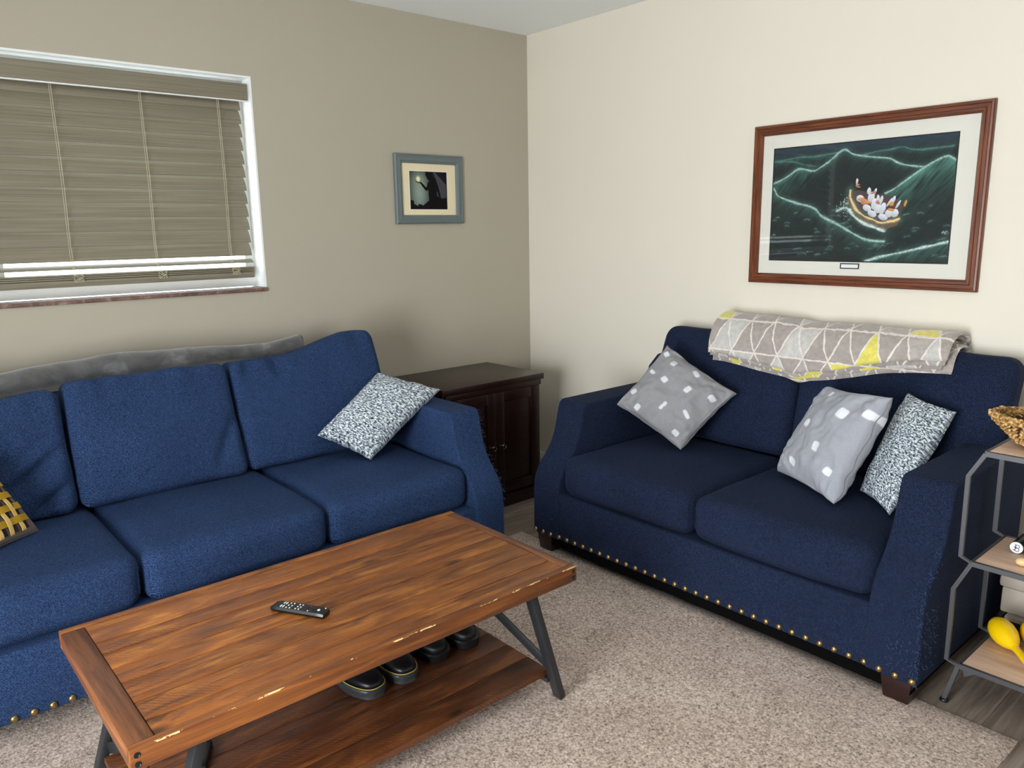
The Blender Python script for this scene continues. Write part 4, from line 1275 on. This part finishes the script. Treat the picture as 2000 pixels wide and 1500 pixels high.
for r_i in range(6):     # upright twisted strands, alternating slant per row
    t0 = r_i/6; mb = MB(); cnt = 46
    for i in range(cnt):
        a = 2*math.pi*(i + .5*(r_i % 2))/cnt; sl_ = .055
        x0, y0 = ov(a - sl_, t0); x1, y1 = ov(a + sl_, t0 + .19)
        ctr = Vector((math.cos(a), math.sin(a), 0))*.0070
        xm, ym = ov(a, t0 + .095)
        mb.tube([(x0, y0, bz + .008 + .066*t0), (xm + ctr.x, ym + ctr.y, bz + .008 + .066*(t0 + .095)), (x1, y1, bz + .008 + .066*(t0 + .19))], [.0024, .0064, .0024], 7)
    mb.build('woven_row', M_rope, bas, smooth=60)['kind'] = 'stuff'
for s_i in range(3):     # braid of three ropes forming the rim with loops
    pts = []
    for i in range(240):
        a = 2*math.pi*i/240; ph = 22*a + s_i*2.0944
        x, y = ov(a, 1.04 + .035*math.sin(ph)); pts.append((x, y, bz + .080 + .0075*math.cos(ph)))
    MB().tube(pts, .0056, 7, closed=True).build('rim_braid', M_rope, bas, smooth=60)
for i in range(12):
    a0 = 2*math.pi*(i + .35)/12; pts = []
    for k in range(15):
        th = math.pi*k/14; x, y = ov(a0 + .085*math.cos(th), 1.10)
        pts.append((x + .004*math.cos(a0), y + .004*math.sin(a0), bz + .076 + .014*math.sin(th)))
    mb = MB().tube(pts, .0042, 6)
    pts2 = [(p[0], p[1], p[2]*1.0 - .004) for p in pts]
    mb.build('rim_loop', M_rope, bas, smooth=60)
gobj = thing('grey_pouch', 'dark grey rounded pouch inside the rope basket', 'pouch', (2.46, .54, bz + .006))
link('pouch_body', cushion_mesh('pouch_body', (.05, .085, .05), .035, 16, (.006, .006, .006)), plain('grey_canvas', lin(84, 78, 70), .9), gobj, (0, -.02, .056))
MB().tube([(-.035, .0, .108), (-.01, .0, .124), (.02, .0, .124), (.038, .0, .108)], .004, 8).build('pouch_loop', M_felt, gobj, smooth=60, local=True)

# maracas on the bottom shelf
M_yel = plain('bright_yellow_plastic', lin(250, 205, 10), .35)
def maraca(loc, ang, label):
    t = thing('maraca', label, 'maraca', loc, ang)
    prof_ = [(.0005, -.062), (.012, -.060), (.024, -.050), (.033, -.032), (.037, -.008), (.0355, .014), (.029, .036), (.020, .054), (.013, .066), (.0105, .076)]
    MB().lathe(prof_, 28, (0, 0, .0378), (1, 0, -.10)).build('shaker_head', M_yel, t, smooth=60, local=True)
    MB().lathe([(.0105, .074), (.0095, .10), (.0095, .15), (.012, .172), (.013, .180), (.009, .186), (.0005, .187)], 20, (0, 0, .0378), (1, 0, -.10)).build('handle', M_yel, t, smooth=50, local=True)
    MB().tube([(math.cos(a*.2618)*.0372 - .008 if False else -.062 + .128*a/24, .0, .0385 + .0365*math.sin(math.pi*min(1, max(0, (a/24)**.8)))) for a in range(1, 24)], .0007, 5).build('mould_seam', M_gold, t, smooth=60, local=True)
    MB().lathe([(.0035, 0), (.0035, .0008), (.0005, .0009)], 12, (.088, 0, .0378 + .0015), (.1, 0, 1)).build('rivet', M_chrome, t, local=True)
    return t
SB = .1330
maraca((2.522, .652, SB), R(-139), 'yellow plastic maraca at the loveseat side of the bottom shelf')
maraca((2.566, .577, SB), R(-137), 'yellow plastic maraca farther from the loveseat on the bottom shelf')

# percussion things on the middle shelf
SMZ = .4540
shk = thing('cylinder_shaker', 'black cylinder shaker with a white round logo cap on the middle shelf', 'shaker', (2.52, .631, SMZ))
MB().lathe([(.0005, 0), (.0165, .0), (.0175, .002), (.0175, .098), (.0165, .100), (.0005, .1)], 32, (2.465, .631, SMZ + .0177), (1, 0, 0)).build('body', M_plastic, shk, smooth=50)
capz = SMZ + .0177
cp = MB().lathe([(.0005, 0), (.0168, 0), (.0172, .0015), (.0165, .0030), (.0005, .0031)], 36, (2.4652, .631, capz), (-1, 0, 0)).build('cap', M_button, shk, smooth=50)
lg_ = MB(); X_ = 2.4652 - .0034
def lp(pts, r=.00085): lg_.tube([(X_, .631 - a, capz + b) for a, b in pts], r, 5)
lp([(-.005, .0105), (-.002, .0095), (-.0025, .0)]); lp([(-.007, .001), (-.0005, .0005)]); lp([(-.0025, .0), (-.004, -.0085)]); lp([(-.0085, -.0075), (-.003, -.0085)])
lp([(.003 + .0048*math.cos(R(a)), .0045 + .0048*math.sin(R(a))) for a in range(0, 361, 24)]); lp([(.002 + .0050*math.cos(R(a)), -.0055 + .0050*math.sin(R(a))) for a in range(0, 361, 24)])
lg_.build('logo', M_plastic, cp, smooth=60)
egg = thing('wooden_shaker', 'pale wooden egg-ended shaker lying at the front of the middle shelf', 'shaker', (2.385, .57, SMZ))
MB().lathe([(.0005, -.034), (.008, -.031), (.0118, -.022), (.0120, -.010), (.009, .004), (.0062, .02), (.0058, .09), (.0005, .091)], 24, (2.385, .575, SMZ + .0122), (.25, -1, 0)).build('stick', plain('pale_turned_wood', lin(226, 188, 132), .4), egg, smooth=60)
bk = thing('grey_case', 'blue-grey upright case with black edges on the middle shelf', 'case', (2.47, .52, SMZ))
MB().box((2.482, .44, SMZ), (2.560, .611, SMZ + .150)).build('case_body', M_plastic, bk, bevel=.004)
MB().box((2.4795, .446, SMZ + .004), (2.4822, .605, SMZ + .146)).build('front_panel', plain('blue_grey_panel', lin(150, 160, 168), .5), bk, bevel=.0008)

# lidded box on the floor behind the shelf
bb = thing('storage_box', 'beige lidded box standing on a black base behind the metal shelf', 'box', (2.83, .58, 0))
M_beige = plain('beige_plastic', lin(176, 164, 150), .5)
MB().box((2.715, .40, 0), (2.945, .715, .135)).build('base', M_plastic, bb, bevel=.006)
MB().box((2.690, .42, .135), (2.945, .700, .150)).build('ledge', M_beige, bb, bevel=.003)
MB().box((2.712, .41, .150), (2.945, .722, .238)).build('body', M_beige, bb, bevel=.008)
MB().box((2.704, .402, .238), (2.953, .730, .278)).build('lid', M_beige, bb, bevel=.010)
